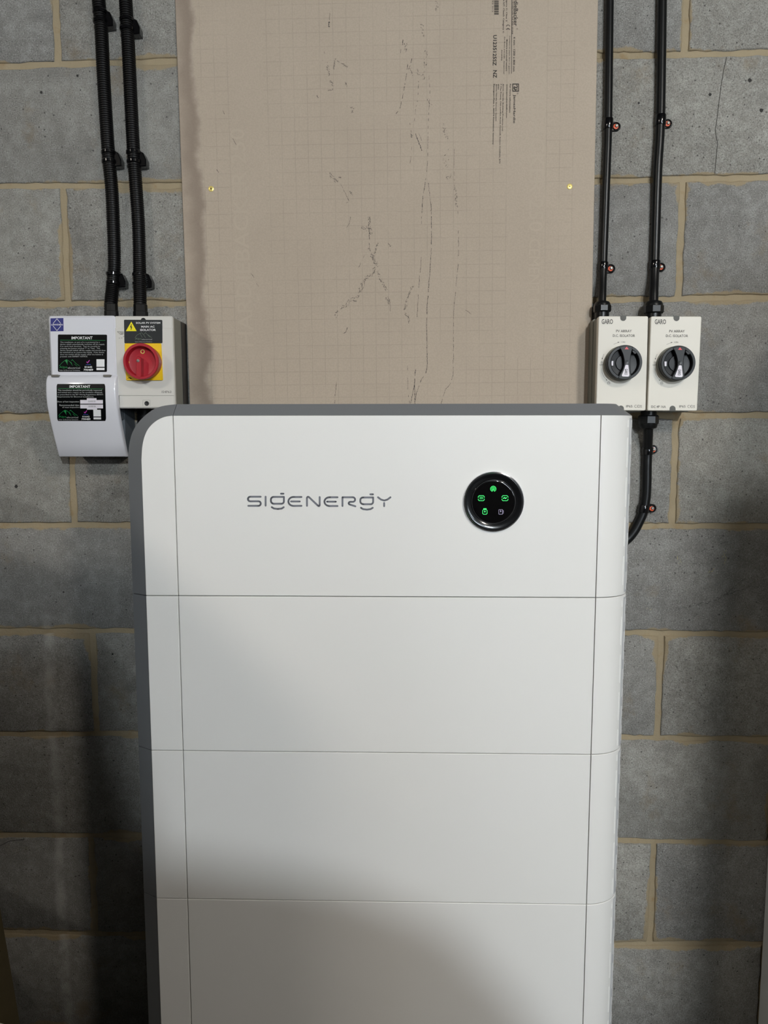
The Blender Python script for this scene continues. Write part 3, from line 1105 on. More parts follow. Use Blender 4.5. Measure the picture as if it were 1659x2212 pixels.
# grey top cap with a sloped front
mb = MB()
planA = [(XL + 0.0002, YF + 0.0012)] + [(XR * 0.5, YF + 0.0012), (XR, YF + 0.0012)] + [curve_pt(math.radians(d), 0.0006) for d in range(10, 91, 8)] + [(XR + CA - 0.0006, YBK)]
xs = OUT[0][0] + 0.0012
planB = [(xs, YO), (XR * 0.5, YO), (XR - 0.004, YO)] + [(XR - 0.004 + (CA - 0.022) * math.sin(math.radians(d)), YO + (CB - 0.018) * (1 - math.cos(math.radians(d)))) for d in range(10, 91, 8)] + [(XR + CA - 0.026, YBK)]
n = len(planA)
V = [(x, y, ZT + 0.0004) for x, y in planA] + [(x, y, ZCAP) for x, y in planB] + [(XL, YBK, ZT + 0.0004), (xs, YBK, ZCAP)]
fs = [(j, j + 1, n + j + 1, n + j) for j in range(n - 1)] + [tuple(range(n, 2 * n)) + (2 * n + 1,), tuple(range(n - 1, -1, -1)) + (2 * n,), (0, n, 2 * n + 1, 2 * n), (n - 1, 2 * n - 1, 2 * n + 1, 2 * n)]
mb.add(V, fs)
mb.build('top_cap', M['grey'], inv)


# logo strokes
def lg(P):
    return [(520 + 0.205 * x, 1050 + 0.205 * y) for x, y in P]


mb = MB()
LW = 4.0


def arc(cx, cy, rx, ry, a0, a1, n=8):
    return [(cx + rx * math.cos(math.radians(a0 + (a1 - a0) * i / n)), cy + ry * math.sin(math.radians(a0 + (a1 - a0) * i / n))) for i in range(n + 1)]


LOGO = [
    [(210, 112)] + arc(100, 136, 24, 24, -90, -270) + arc(188, 184, 23, 24, -90, 90) + [(80, 208)],
    [(262, 112), (262, 206)],
    [(455, 114)] + arc(346, 142, 28, 28, -90, -180, 5) + arc(350, 156, 32, 30, 180, 90, 5) + arc(430, 160, 25, 26, 90, 0, 5) + [(455, 114)],
    [(424, 80), (450, 80)],
    [(327, 222), (350, 236), (392, 241), (432, 236), (453, 222)],
    [(640, 115), (560, 115)] + arc(556, 162, 54, 47, -90, -270, 12) + [(640, 208)],
    [(530, 162), (622, 162)],
    [(698, 208), (698, 124), (703, 115), (712, 113), (720, 117), (814, 206), (822, 210), (829, 207), (832, 199), (832, 116)],
    [(1020, 118), (940, 118)] + arc(936, 164, 54, 46, -90, -270, 12) + [(1020, 210)],
    [(910, 164), (1002, 164)],
    [(1072, 210), (1072, 118)] + arc(1182, 142, 23, 24, -90, 90) + arc(1158, 181, 21, 15, -90, -250, 7) + [(1208, 213)],
    [(1395, 120)] + arc(1288, 148, 28, 28, -90, -180, 5) + arc(1292, 161, 32, 30, 180, 90, 5) + arc(1370, 165, 25, 26, 90, 0, 5) + [(1395, 120)],
    [(1366, 87), (1394, 87)],
    [(1267, 229), (1290, 243), (1330, 248), (1368, 243), (1391, 229)],
    [(1447, 118), (1478, 142), (1512, 152), (1546, 142), (1578, 118)],
    [(1511, 178), (1511, 212)]]
for P in LOGO:
    stroke(mb, lg(P), LW, YF, 0.0004)
tag(mb.build('raised_logo', M['logo'], front, smooth=0), 'grey maker lettering on the white front')

# round display
dc = at(1066.6, 1084, YF - 0.004)
PXM = 66.0 / (at(1132.6, 1084, YF - 0.004) - dc).length          # pixels per metre here
R0 = 66.0 / PXM
mb = MB()
mb.lathe_y(dc.x, dc.z, [(R0, YF + 0.004), (R0, YF - 0.002), (R0 * 0.985, YF - 0.0045), (R0 * 0.955, YF - 0.005), (R0 * 0.935, YF - 0.004), (R0 * 0.93, YF)], 72, cap1=True)
disp = mb.build('display_rim', M['chrome'], inv)
mb = MB()
mb.lathe_y(dc.x, dc.z, [(R0 * 0.94, YF), (R0 * 0.94, YF - 0.0042), (R0 * 0.90, YF - 0.0044), (R0 * 0.735, YF - 0.0018), (R0 * 0.72, YF - 0.0012)], 72)
mb.build('display_bezel', M['bezel'], disp)
YG = YF - 0.0034
mb = MB()
mb.lathe_y(dc.x, dc.z, [(R0 * 0.735, YF), (R0 * 0.73, YG + 0.0012), (R0 * 0.70, YG + 0.0002), (R0 * 0.685, YG), (R0 * 0.66, YG), (R0 * 0.3, YG)], 72)
glass = mb.build('display_glass', M['glass'], disp)
mb = MB()
mb.torus((dc.x, YG + 0.0009, dc.z), (0, 1, 0), R0 * 0.715, 0.0005, 72, 6)
mb.build('glass_edge', M['chrome'], disp)


def zd(P):
    return [(980 + 0.10247 * x, 1000 + 0.10247 * y) for x, y in P]


mb = MB()
IW = 1.15
stroke(mb, zd(arc(835, 548, 58, 58, 130, 410, 16)), IW, YG, 0.0003)
stroke(mb, zd(arc(835, 548, 34, 34, 125, 415, 12)), IW, YG, 0.0003)
stroke(mb, zd([(835, 548), (812, 600)]), IW, YG, 0.0003)
stroke(mb, zd([(835, 548), (858, 600)]), IW, YG, 0.0003)
stroke(mb, zd([(835, 540), (835, 556)]), 2.4, YG, 0.0003)
for cx in (582, 1082):
    stroke(mb, zd([(cx - 64, 728), (cx - 64, 712), (cx - 44, 690), (cx + 44, 690), (cx + 64, 712), (cx + 64, 728)]), IW, YG, 0.0003)
    stroke(mb, zd([(cx - 64, 760), (cx - 64, 775), (cx - 44, 797), (cx + 44, 797), (cx + 64, 775), (cx + 64, 760)]), IW, YG, 0.0003)
stroke(mb, zd([(550, 724), (615, 724)]), IW, YG, 0.0003)
stroke(mb, zd([(550, 755), (615, 755)]), IW, YG, 0.0003)
stroke(mb, zd([(1048, 748), (1070, 730), (1090, 750), (1112, 734)]), 2.0, YG, 0.0003)
stroke(mb, zd([(630, 985), (688, 985), (704, 1000), (704, 1066), (688, 1082), (628, 1082), (612, 1066), (612, 1000)]), IW, YG, 0.0003, closed=True)
stroke(mb, zd([(632, 965), (686, 965)]), 1.8, YG, 0.0003)
poly(mb, zd([(658, 1000), (675, 1026), (658, 1050), (641, 1026)]), YG, 0.0003)
mb.build('green_symbols', M['green'], glass, smooth=0)
mb = MB()
stroke(mb, zd([(952, 985), (1030, 985), (1030, 1080), (952, 1080)]), 0.8, YG, 0.0003, closed=True)
stroke(mb, zd([(1030, 1000), (1047, 1005), (1047, 1060), (1034, 1065)]), 0.8, YG, 0.0003)
poly(mb, zd([(992, 992), (1006, 1020), (992, 1042), (978, 1020)]), YG, 0.0003)
mb.build('dim_symbol', M['dimled'], glass, smooth=0)

# ------------------------------------------------------------------ white switchgear enclosure (left)
YU = -0.094


def cover_y(x, z):
    pts = COVER
    if z >= pts[0][1]:
        return pts[0][0]
    for (y0, a), (y1, b) in zip(pts, pts[1:]):
        if z >= b:
            t = (z - a) / (b - a)
            t2 = t
            return y0 + (y1 - y0) * t2
    return pts[-1][0]


_raw = [(-0.097, 812), (-0.1025, 818), (-0.1055, 828), (-0.107, 845), (-0.1065, 862), (-0.1045, 878), (-0.100, 895), (-0.092, 920), (-0.079, 955), (-0.067, 985)]
COVER = [(y, at(175, p, y).z) for y, p in _raw]
cu = thing('switch_enclosure', 'glossy white switchgear enclosure with two black warning stickers', 'enclosure', (-0.6, 0, at(118, 984, -0.06).z))
XB0, XB1 = at(105.5, 745, YU).x, at(250.5, 745, YU).x
ZB1, ZB0 = at(178, 681.5, YU).z, at(178, 810, YU).z
zbase = at(178, 977, 0.0).z
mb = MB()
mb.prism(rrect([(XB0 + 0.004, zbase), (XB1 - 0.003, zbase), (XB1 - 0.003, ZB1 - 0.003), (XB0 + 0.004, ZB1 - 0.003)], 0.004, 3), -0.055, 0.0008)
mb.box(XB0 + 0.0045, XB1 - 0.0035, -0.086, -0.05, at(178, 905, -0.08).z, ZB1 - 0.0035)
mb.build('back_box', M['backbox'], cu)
mb = MB()
mb.prism(rrect([(XB0, ZB0 - 0.004), (XB1, ZB0 - 0.004), (XB1, ZB1), (XB0, ZB1)], 0.006, 4), YU, YU + 0.016, 0.004)
upper = mb.build('upper_cover', M['enamel'], cu)
# swelling lower cover: rows of a rounded profile
XC0, XC1 = at(100, 870, -0.105).x, at(252, 870, -0.105).x
mb = MB()
rows = []
for i, (y, z) in enumerate(COVER):
    e = 0.0035
    yb = y + 0.013
    rows.append([(XC0, yb, z), (XC0, y + e, z), (XC0 + e * 0.3, y + e * 0.3, z), (XC0 + e, y, z), (XC1 - e, y, z), (XC1 - e * 0.3, y + e * 0.3, z), (XC1, y + e, z), (XC1, yb, z)])
top = [(x, max(y, COVER[0][0] + 0.003), z + 0.0012) for x, y, z in rows[0]]
botr = [(x, min(-0.052, y + 0.002), z - 0.0015) for x, y, z in rows[-1]]
mb.rings([top] + rows + [botr])
lower = mb.build('lower_cover', M['enamel'], cu, smooth=60)
for hx in (119.5, 231.5):
    a = at(hx - 8, 809.5, YU - 0.006)
    b = at(hx + 8, 814.5, YU - 0.006)
    mb = MB()
    mb.prism(rrect([(a.x, b.z), (b.x, b.z), (b.x, a.z), (a.x, a.z)], 0.001, 2), YU - 0.0085, YU + 0.004, 0.0006)
    mb.build('hinge', M['steel'], cu)


def decal(parent, name, pts, S, r, m, off=0.0003, label=None):
    """thin rounded sticker following the surface; pts clockwise from top left in pixels"""
    q = [(a, -b) for a, b in pts]
    q.reverse()
    out = [(a, -b) for a, b in rrect(q, r, 4)]
    ys = sorted(set([min(b for a, b in out)] + [max(b for a, b in out)]))
    mb = MB()
    if callable(S):
        # cut into horizontal strips so that it bends with the cover
        (ax, ay), (bx, by), (cx, cy), (dx, dy) = pts
        n = 16
        V, Fs = [], []
        for i in range(n + 1):
            t = i / n
            ins = 0.0
            if i == 0 or i == n:
                ins = r * 0.8
            l = (ax + (dx - ax) * t, ay + (dy - ay) * t)
            rr = (bx + (cx - bx) * t, by + (cy - by) * t)
            for j in range(5):
                s = j / 4
                x = l[0] + ins + (rr[0] - l[0] - 2 * ins) * s
                V.append(ats(x, l[1] + (rr[1] - l[1]) * s, S, off))
        for i in range(n):
            for j in range(4):
                k = i * 5 + j
                Fs.append((k, k + 1, k + 6, k + 5))
        mb.add(V, Fs)
        o = mb.build(name, m, parent)
    else:
        w = [at(a, b, S) for a, b in out]
        w = [(p.x, p.z) for p in w]
        w.reverse()
        mb.prism(w[::-1], S - off, S + 0.0002)
        o = mb.build(name, m, parent)
    if label:
        o['label'] = label
    return o


def sticker_common(par, S, P, off):
    """lower half of both stickers: mountains, names, phone number, blank white patch. P maps sticker zoom pixels to photo pixels"""
    g, d, w = MB(), MB(), MB()
    stroke(g, P([(110, 975), (190, 880), (275, 815), (330, 780)]), 0.7, S, off)
    poly(g, P([(275, 815), (330, 775), (360, 830), (350, 890), (365, 955), (330, 890)]), S, off)
    stroke(g, P([(350, 790), (430, 850), (470, 900), (510, 970)]), 0.7, S, off)
    poly(g, P([(440, 850), (480, 880), (505, 965), (465, 915)]), S, off)
    stroke(g, P([(470, 820), (500, 785), (560, 850), (630, 920)]), 0.7, S, off)
    stroke(g, P([(570, 920), (650, 990)]), 0.6, S, off)
    stroke(g, P([(640, 920), (715, 975)]), 0.6, S, off)
    a, b = P([(112, 975)])[0], P([(350, 1060)])[0]
    textbox(g, 'Alps', a[0], a[1], b[0], b[1], S, off)
    a, b = P([(365, 1005)])[0], P([(730, 1058)])[0]
    textbox(d, 'electrical', a[0], a[1], b[0], b[1], S, off)
    a, b = P([(112, 1085)])[0], P([(728, 1122)])[0]
    textbox(d, 'Solar & Electrical Solutions', a[0], a[1], b[0], b[1], S, off)
    a, b = P([(865, 980)])[0], P([(1095, 1035)])[0]
    textbox(w, '01642', a[0], a[1], b[0], b[1], S, off, 0.02)
    a, b = P([(838, 1062)])[0], P([(1120, 1122)])[0]
    textbox(w, '790489', a[0], a[1], b[0], b[1], S, off, 0.02)
    poly(w, P([(1222, 775), (1462, 775), (1462, 1000), (1222, 1000)]), S, off)
    poly(w, P([(1222, 1030), (1462, 1030), (1462, 1100), (1222, 1100)]), S, off)
    g.build('green_print', M['ink_green'], par, smooth=0)
    d.build('grey_print', M['ink_dim'], par, smooth=0)
    w.build('white_print', M['ink_white'], par, smooth=0)
    p = MB()
    stroke(p, P([(930, 855), (955, 885), (1010, 810)]), 1.6, S, off)
    p.build('tick_mark', M['ink_pink'], par, smooth=0)
    p = MB()
    stroke(p, P([(905, 935), (1050, 935)]), 1.2, S, off)
    p.build('blue_print', M['ink_blue'], par, smooth=0)


def P1(L):
    return [(120 + x * 0.07233, 720 + y * 0.07233) for x, y in L]


q = P1([(72, 35), (1540, 40), (1535, 1155), (72, 1150)])
st = decal(upper, 'warning_sticker', q, YU, 2.6, M['sticker'], label='black sticker with white warning text')
mb = MB()


def tb(mb, s, P, x0, y0, x1, y1, S, off, bold=0.0):
    a, b = P([(x0, y0)])[0], P([(x1, y1)])[0]
    textbox(mb, s, a[0], a[1], b[0], b[1], S, off, bold)


tb(mb, 'IMPORTANT', P1, 475, 95, 1105, 180, YU, 0.0006, 0.012)
mb.build('title_print', M['ink_white'], st, smooth=0)
mb = MB()
for i, (s, x1) in enumerate((('This installation, or part of it, is protected by a', 1320), ('device which automatically switches off the supply', 1465), ('if an earth fault develops.  Test six monthly by', 1330), ("pressing the button marked 'T' or 'Test'.  The", 1325),
                             ('device should switch off the supply and should then', 1490), ('be switched on to restore the supply.  If the device', 1450), ('does not switch off the supply when the button is', 1420), ('pressed, seek EXPERT ADVICE.', 960))):
    tb(mb, s, P1, 138, 247 + i * 61, x1, 297 + i * 61, YU, 0.0006, 0.004)
mb.build('body_print', M['ink_dim'], st, smooth=0)
mb = MB()
stroke(mb, P1([(140, 205), (1480, 212)]), 0.8, YU, 0.0006)
mb.build('rule_print', M['ink_green'], st, smooth=0)
sticker_common(st, YU, P1, 0.0006)


def P2(L):
    return [(110 + x * 0.07836, 820 + y * 0.07836) for x, y in L]


q = P2([(155, 120), (1495, 118), (1520, 1140), (175, 1138)])
q = [q[0], q[1], q[2], q[3]]
st = decal(lower, 'inspection_sticker', q, cover_y, 2.0, M['sticker'], 0.0004, 'black sticker with inspection dates')
mb = MB()
tb(mb, 'IMPORTANT', P2, 510, 155, 1085, 228, cover_y, 0.0008, 0.012)
mb.build('title_print', M['ink_white'], st, smooth=0)
mb = MB()
for s, x0, y0, x1, y1 in (('This installation should be periodically inspected', 190, 275, 1405, 325), ('and tested and a report on its condition obtained,', 185, 335, 1420, 382), ('as prescribed in the IET Wiring Regulations BS7671', 185, 395, 1435, 440), ('Requirements for Electrical Installations.', 175, 455, 1185, 500),
                          ('Date of last inspection', 175, 588, 780, 642), ('Recommended date', 235, 682, 780, 728), ('of next inspection', 310, 745, 790, 792)):
    tb(mb, s, P2, x0, y0, x1, y1, cover_y, 0.0008, 0.004)
mb.build('body_print', M['ink_dim'], st, smooth=0)
mb = MB()
stroke(mb, P2([(200, 245), (1430, 258)]), 0.8, cover_y, 0.0008)
mb.build('rule_print', M['ink_green'], st, smooth=0)
mb = MB()
for q in ([(805, 562), (1432, 562), (1434, 664), (807, 664)], [(805, 688), (1436, 688), (1438, 794), (810, 794)], [(990, 512), (1255, 512), (1272, 828), (993, 828)]):
    poly(mb, P2(q), cover_y, 0.0007)
mb.build('date_label', M['paper'], st, smooth=0)
mb = MB()
tb(mb, '22/05/25', P2, 1025, 578, 1228, 620, cover_y, 0.001)
tb(mb, '22/05/26', P2, 1032, 716, 1236, 756, cover_y, 0.001)
mb.build('date_print', M['ink_grey'], st, smooth=0)


def P2b(L):
    # the shared artwork sits lower and a little narrower on this sticker
    return P2([(205 + (x - 110) * 0.865 + (y - 780) * 0.03, 835 + (y - 780) * 0.82) for x, y in L])


sticker_common(st, cover_y, P2b, 0.0008)
# blue maker badge
q = [(80 + x * 0.20494, 660 + y * 0.20494) for x, y in ((142, 135), (278, 132), (280, 270), (143, 272))]
bd = decal(upper, 'maker_badge', q, YU, 0.5, M['ink_navy'], label='blue square maker badge with a white diamond')


def P3(L):
    return [(80 + x * 0.20494, 660 + y * 0.20494) for x, y in L]


mb = MB()
stroke(mb, P3([(170, 188), (210, 140), (250, 188)]), 0.9, YU, 0.0006)
stroke(mb, P3([(170, 216), (210, 265), (250, 216)]), 0.9, YU, 0.0006)
tb(mb, 'LEWDEN', P3, 150, 194, 270, 210, YU, 0.0006, 0.02)
mb.build('badge_print', M['ink_white'], bd, smooth=0)

# ------------------------------------------------------------------ AC isolator with red handle
YI = -0.092
ac = thing('rotary_isolator', 'light grey AC isolator box with a red rotary handle on a yellow plate', 'isolator', (-0.5, 0, at(315, 882, YI).z))
ql = P3([(817, 110), (1425, 110), (1456, 1083), (862, 1083)])
olid = pxpoly(ql, YI, 0.003, 4)
mb = MB()
# slightly bent lid: flat middle, ends falling back a little
xs0 = [p[0] for p in olid]
mb.prism(olid, YI, YI + 0.009, 0.0022)
lid = mb.build('lid', M['pvc'], ac)
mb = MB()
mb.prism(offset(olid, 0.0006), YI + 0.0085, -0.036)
mb.build('lid_skirt', M['pvcside'], ac)  # side shade painted in as a darker plastic
mb = MB()
ob2 = pxpoly(P3([(824, 118), (1428, 118), (1457, 1076), (866, 1076)]), YI, 0.003, 4)
mb.prism(ob2, -0.037, 0.0008)
mb.build('base_box', M['dark'], ac)
# raised central field of the lid
mb = MB()
mb.prism(pxpoly(P3([(824, 236), (1430, 236), (1450, 952), (852, 952)]), YI, 0.001, 2), YI - 0.0012, YI + 0.0005, 0.0010)
mb.build('lid_field', M['pvc'], ac)
YI2 = YI - 0.0012
st = decal(ac, 'warning_sticker', P3([(918, 150), (1321, 152), (1323, 398), (922, 398)]), YI2, 2.2, M['sticker2'], 0.0006, 'dark grey sticker with warning triangle')


def P4(L):
    return [(240 + x * 0.08439, 680 + y * 0.08439) for x, y in L]


mb = MB()
tb(mb, 'SOLAR PV SYSTEM', P4, 635, 185, 1258, 230, YI2, 0.0009, 0.016)
tb(mb, 'MAIN AC', P4, 770, 278, 1112, 330, YI2, 0.0009, 0.016)
tb(mb, 'ISOLATOR', P4, 745, 360, 1145, 415, YI2, 0.0009, 0.016)
mb.build('title_print', M['ink_white'], st, smooth=0)
mb = MB()
poly(mb, P4([(518, 175), (655, 418), (378, 418)]), YI2, 0.0009)
tri = mb.build('warning_triangle', M['yellow2'], st, smooth=0)
mb = MB()
stroke(mb, P4([(520, 250), (495, 315), (530, 310), (510, 375)]), 1.6, YI2, 0.0011)
mb.build('bolt_print', M['ink_black'], tri, smooth=0)
mb = MB()
for L in ([(610, 590), (660, 520), (740, 475), (785, 455)], [(740, 475), (765, 520), (795, 580)], [(790, 470), (840, 520), (880, 585)], [(840, 500), (880, 455), (930, 510), (990, 570)], [(945, 510), (1035, 585)]):
    stroke(mb, P4(L), 0.6, YI2, 0.0009)
tb(mb, 'Alps', P4, 612, 590, 775, 648, YI2, 0.0009)
mb.build('green_print', M['ink_pale'], st, smooth=0)
mb = MB()
tb(mb, 'electrical', P4, 785, 612, 1048, 645, YI2, 0.0009)
tb(mb, 'Solar & Electrical Solutions', P4, 612, 678, 1050, 702, YI2, 0.0009)
mb.build('grey_print', M['ink_dim'], st, smooth=0)
# half hidden maker mark, notch, type number, lid screw
mb = MB()
stroke(mb, P4([(155, 430), (325, 432)]), 0.7, YI2, 0.0004)
stroke(mb, P4([(165, 432), (235, 500), (300, 495)]), 0.7, YI2, 0.0004)
stroke(mb, P4([(225, 450), (320, 455)]), 0.9, YI2, 0.0004)
stroke(mb, P4([(245, 488), (320, 478)]), 0.9, YI2, 0.0004)
stroke(mb, P4([(305, 568), (332, 548)]), 0.8, YI2, 0.0004)
stroke(mb, P4([(200, 598), (222, 600)]), 0.8, YI2, 0.0004)
stroke(mb, P4([(255, 594), (285, 594)]), 0.8, YI2, 0.0004)
mb.build('maker_mark', M['ink_grey'], ac, smooth=0)
mb = MB()
tb(mb, 'IS4P63', P3, 1315, 898, 1415, 922, YI2, 0.0004)
mb.build('type_number', M['ink_grey'], ac, smooth=0)
for (sx, sy, r) in ((1121, 158, 5.6), (1157, 1032, 5.0)):
    px, py = P3([(sx, sy)])[0]
    p = at(px, py, YI)
    rr = (at(px + r, py, YI) - p).length
    mb = MB()
    mb.lathe_y(p.x, p.z, [(rr, YI + 0.001), (rr, YI - 0.0006), (rr * 0.8, YI - 0.0012), (rr * 0.55, YI - 0.0010), (rr * 0.2, YI - 0.0006)], 24)
    mb.build('lid_screw', M['dark'], ac)
mb = MB()
stroke(mb, P3([(1116, 1058), (1116, 998), (1190, 998), (1190, 1058)]), 0.5, YI, 0.0003)
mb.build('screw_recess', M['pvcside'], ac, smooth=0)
# yellow plate and red handle
mb = MB()
mb.prism(pxpoly(P3([(928, 400), (1312, 400), (1330, 790), (944, 790)]), YI2, 0.0025, 4), YI2 - 0.0035, YI2 + 0.0003, 0.0008)
pl = mb.build('yellow_plate', M['yellow'], ac)
YP = YI2 - 0.0035
mb = MB()
stroke(mb, P4([(1160, 935), (1230, 1075)]), 2.6, YP, 0.0003)
mb.build('plate_mark', M['ink_black'], pl, smooth=0)
mb = MB()
stroke(mb, P4([(425, 1630), (470, 1610), (520, 1635)]), 1.0, YP, 0.0003)
poly(mb, P4([(470, 1600), (540, 1628), (480, 1640)]), YP, 0.0003)
mb.build('plate_mark', M['ink_black'], pl, smooth=0)
YH = YP - 0.026
hc = at(303.7, 780.4, YH)
RH = (at(342.3, 780.4, YH) - hc).length
mb = MB()
mb.lathe_y(hc.x, hc.z, [(RH * 0.93, YP + 0.0005), (RH * 0.95, YH + 0.008), (RH, YH + 0.005), (RH, YH + 0.0015), (RH * 0.97, YH), (RH * 0.85, YH), (RH * 0.82, YH + 0.0015), (RH * 0.80, YH + 0.013), (RH * 0.6, YH + 0.0145), (RH * 0.1, YH + 0.0145)], 64)
hd = mb.build('red_handle', M['red'], ac)
mb = MB()


def hxy(P):
    return [((lambda p: (p.x, p.z))(at(a, b, YH))) for a, b in P]


grip = hxy(P4([(640, 1100), (690, 1060), (765, 1110), (770, 1605), (640, 1600)]))
grip.reverse()
mb.prism(grip, YH - 0.0005, YH + 0.0145, 0.0008)
gp = mb.build('handle_grip', M['red'], hd)
wedge = hxy(P4([(700, 1040), (800, 1020), (950, 1160), (930, 1330), (905, 1330), (900, 1590), (765, 1600), (765, 1110)]))
c0 = at(*P4([(690, 1178)])[0], YH)
mb = MB()
mb.lathe_y(c0.x, c0.z, [(0.0028, YH), (0.0028, YH - 0.0009), (0.0012, YH - 0.0013)], 16)
mb.build('handle_screw', M['steel'], gp)
c1 = at(*P4([(808, 945)])[0], YH + 0.0145)
mb = MB()
mb.torus((c1.x, YH + 0.0140, c1.z), (0, 1, 0), 0.0033, 0.0010, 20, 6)
mb.build('padlock_eyelet', M['brass'], hd)
c1 = at(*P4([(435, 1215)])[0], YH + 0.0135)
mb = MB()
mb.lathe_y(c1.x, c1.z, [(0.0026, YH + 0.0150), (0.0026, YH + 0.0128), (0.001, YH + 0.0127)], 14)
mb.build('yellow_mark', M['yellow'], hd)

# ------------------------------------------------------------------ PV DC isolators
YD = -0.072


def gland(parent, px, py_nut0, py_nut1, r_px, up, Yc, zbox):
    """screwed cable entry: flange at the box, thread, faceted nut, domed seal"""
    a, b = at(px, py_nut0, Yc), at(px, py_nut1, Yc)
    r = (at(px + r_px, py_nut0, Yc) - a).length
    zt, zb = max(a.z, b.z), min(a.z, b.z)
    s = 1 if up else -1
    near, far = (zb, zt) if up else (zt, zb)
    mb = MB()
    mb.lathe_z(a.x, Yc, [(r * 0.80, zbox - s * 0.002), (r * 0.80, near), (r * 0.6, near + s * 0.003)], 24)
    g = mb.build('cable_gland', M['black'], parent)
    mb = MB()
    L = abs(far - near)
    mb.lathe_z(a.x, Yc, [(r * 0.9, near - s * 0.001), (r * 1.02, near + s * L * 0.06), (r * 1.02, near + s * L * 0.55), (r * 0.97, near + s * L * 0.62)], 8, math.pi / 8)
    mb.build('gland_nut', M['black'], g, smooth=20)
    mb = MB()
    mb.lathe_z(a.x, Yc, [(r * 0.93, near + s * L * 0.58), (r * 0.90, near + s * L * 0.78), (r * 0.78, near + s * L * 0.93), (r * 0.52, near + s * L), (r * 0.3, near + s * L)], 24)
    mb.build('gland_dome', M['black'], g)
    return g


def dc_isolator(label, quad, knob, dxp, notes):
    t0 = at((quad[2][0] + quad[3][0]) / 2, quad[2][1], YD)
    t = thing('dc_isolator', label, 'isolator', (t0.x, 0, t0.z), 'DC isolators under the black cables')
    front_o = pxpoly(quad, YD, 0.0035, 4)
    mb = MB()
    mb.prism(front_o, YD, YD + 0.013, 0.0012)
    lid = mb.build('front_cover', M['garo'], t)
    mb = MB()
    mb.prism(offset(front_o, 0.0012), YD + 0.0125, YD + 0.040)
    mb.build('cover_skirt', M['pvcside'], t)  # shade on the box sides put into the plastic colour
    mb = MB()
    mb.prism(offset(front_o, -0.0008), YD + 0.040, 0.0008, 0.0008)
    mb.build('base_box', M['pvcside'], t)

    def Q(L):
        return [(1240 + (x + dxp[0]) * 0.18083, 640 + (y + dxp[1]) * 0.18083) for x, y in L]
    # notches with their screws
    for (nx, ny, up) in notes:
        a, b = Q([(nx - 36, ny)])[0], Q([(nx + 36, ny)])[0]
        mb = MB()
        s = 1 if up else -1
        h = 10.5
        pts = [(a[0], a[1] - s * 1.0)] + [(0.5 * (a[0] + b[0]) - 6.5 * math.cos(math.radians(d)), a[1] + s * (h - 6.5 + 6.5 * math.sin(math.radians(d)))) for d in range(0, 181, 20)] + [(b[0], b[1] - s * 1.0)]
        poly(mb, pts, YD, 0.0003)
        nt = mb.build('screw_notch', M['notch'], lid, smooth=0)
        c = at(0.5 * (a[0] + b[0]), a[1] + s * 4.5, YD)
        mb = MB()
        mb.lathe_y(c.x, c.z, [(0.0036, YD), (0.0036, YD - 0.0006), (0.001, YD - 0.0009)], 16)
        mb.build('cover_screw', M['notch'], nt)
    mb = MB()
    # maker lettering, outlined
    a, b = Q([(330, 272)])[0], Q([(465, 332)])[0]
    textbox(mb, 'GARO', a[0], a[1], b[0], b[1], YD, 0.0004, 0.022)
    mb.build('maker_lettering', M['ink_grey'], lid, smooth=0)
    mb = MB()
    tb(mb, 'PV ARRAY', Q, 503, 400, 690, 430, YD, 0.0004, 0.012)
    tb(mb, 'D.C. ISOLATOR', Q, 464, 455, 728, 486, YD, 0.0004, 0.012)
    mb.build('title_print', M['ink_grey'], lid, smooth=0)
    mb = MB()
    tb(mb, 'I ON', Q, 562, 538, 610, 556, YD, 0.0004)
    stroke(mb, Q([(472, 574), (500, 562), (530, 552)]), 0.5, YD)
    poly(mb, Q([(522, 544), (546, 547), (524, 558)]), YD, 0.0004)
    mb.build('on_print', M['ink_grey'], lid, smooth=0)
    mb = MB()
    tb(mb, 'OFF', Q, 305, 810, 350, 828, YD, 0.0004)
    stroke(mb, Q(arc(330, 788, 10, 9, 0, 360, 12)), 0.5, YD)
    stroke(mb, Q([(358, 690), (345, 720), (338, 745)]), 0.5, YD)
    poly(mb, Q([(331, 735), (346, 738), (336, 757)]), YD, 0.0004)
    mb.build('off_print', M['ink_grey'], lid, smooth=0)
    mb = MB()
    stroke(mb, Q([(330, 860), (335, 910), (355, 960), (390, 1000)]), 0.5, YD)
    poly(mb, Q([(380, 1000), (392, 990), (398, 1010)]), YD, 0.0004)
    stroke(mb, Q([(400, 1030), (428, 1030), (428, 1046), (400, 1046)]), 0.5, YD, closed=True)
    stroke(mb, Q(arc(414, 1028, 9, 12, 180, 360, 6)), 0.5, YD)
    mb.build('lock_print', M['ink_grey'], lid, smooth=0)
    mb = MB()
    tb(mb, 'IP65', Q, 622, 1300, 698, 1328, YD, 0.0004, 0.01)
    for cx in (738, 770):
        stroke(mb, Q(arc(cx, 1314, 15, 15, -60, -300, 8)), 0.7, YD)
    stroke(mb, Q([(757, 1314), (770, 1314)]), 0.7, YD)
    tb(mb, 'UK', Q, 780, 1300, 812, 1313, YD, 0.0004, 0.01)
    tb(mb, 'CA', Q, 780, 1316, 812, 1330, YD, 0.0004, 0.01)
    mb.build('rating_print', M['ink_grey'], lid, smooth=0)
    mb = MB()
    if dxp[0] > 100:
        tb(mb, 'DC 4P 16A', Q, 923 - dxp[0], 1302, 1097 - dxp[0], 1332, YD, 0.0004, 0.01)
    else:
        tb(mb, 'DC 4P 16A', Q, 290, 1302, 464, 1332, YD, 0.0004, 0.01)
    mb.build('type_print', M['ink_grey'], lid, smooth=0)
    # rotary knob
    YK = YD - 0.024
    kc = at(knob[0], knob[1], YK)
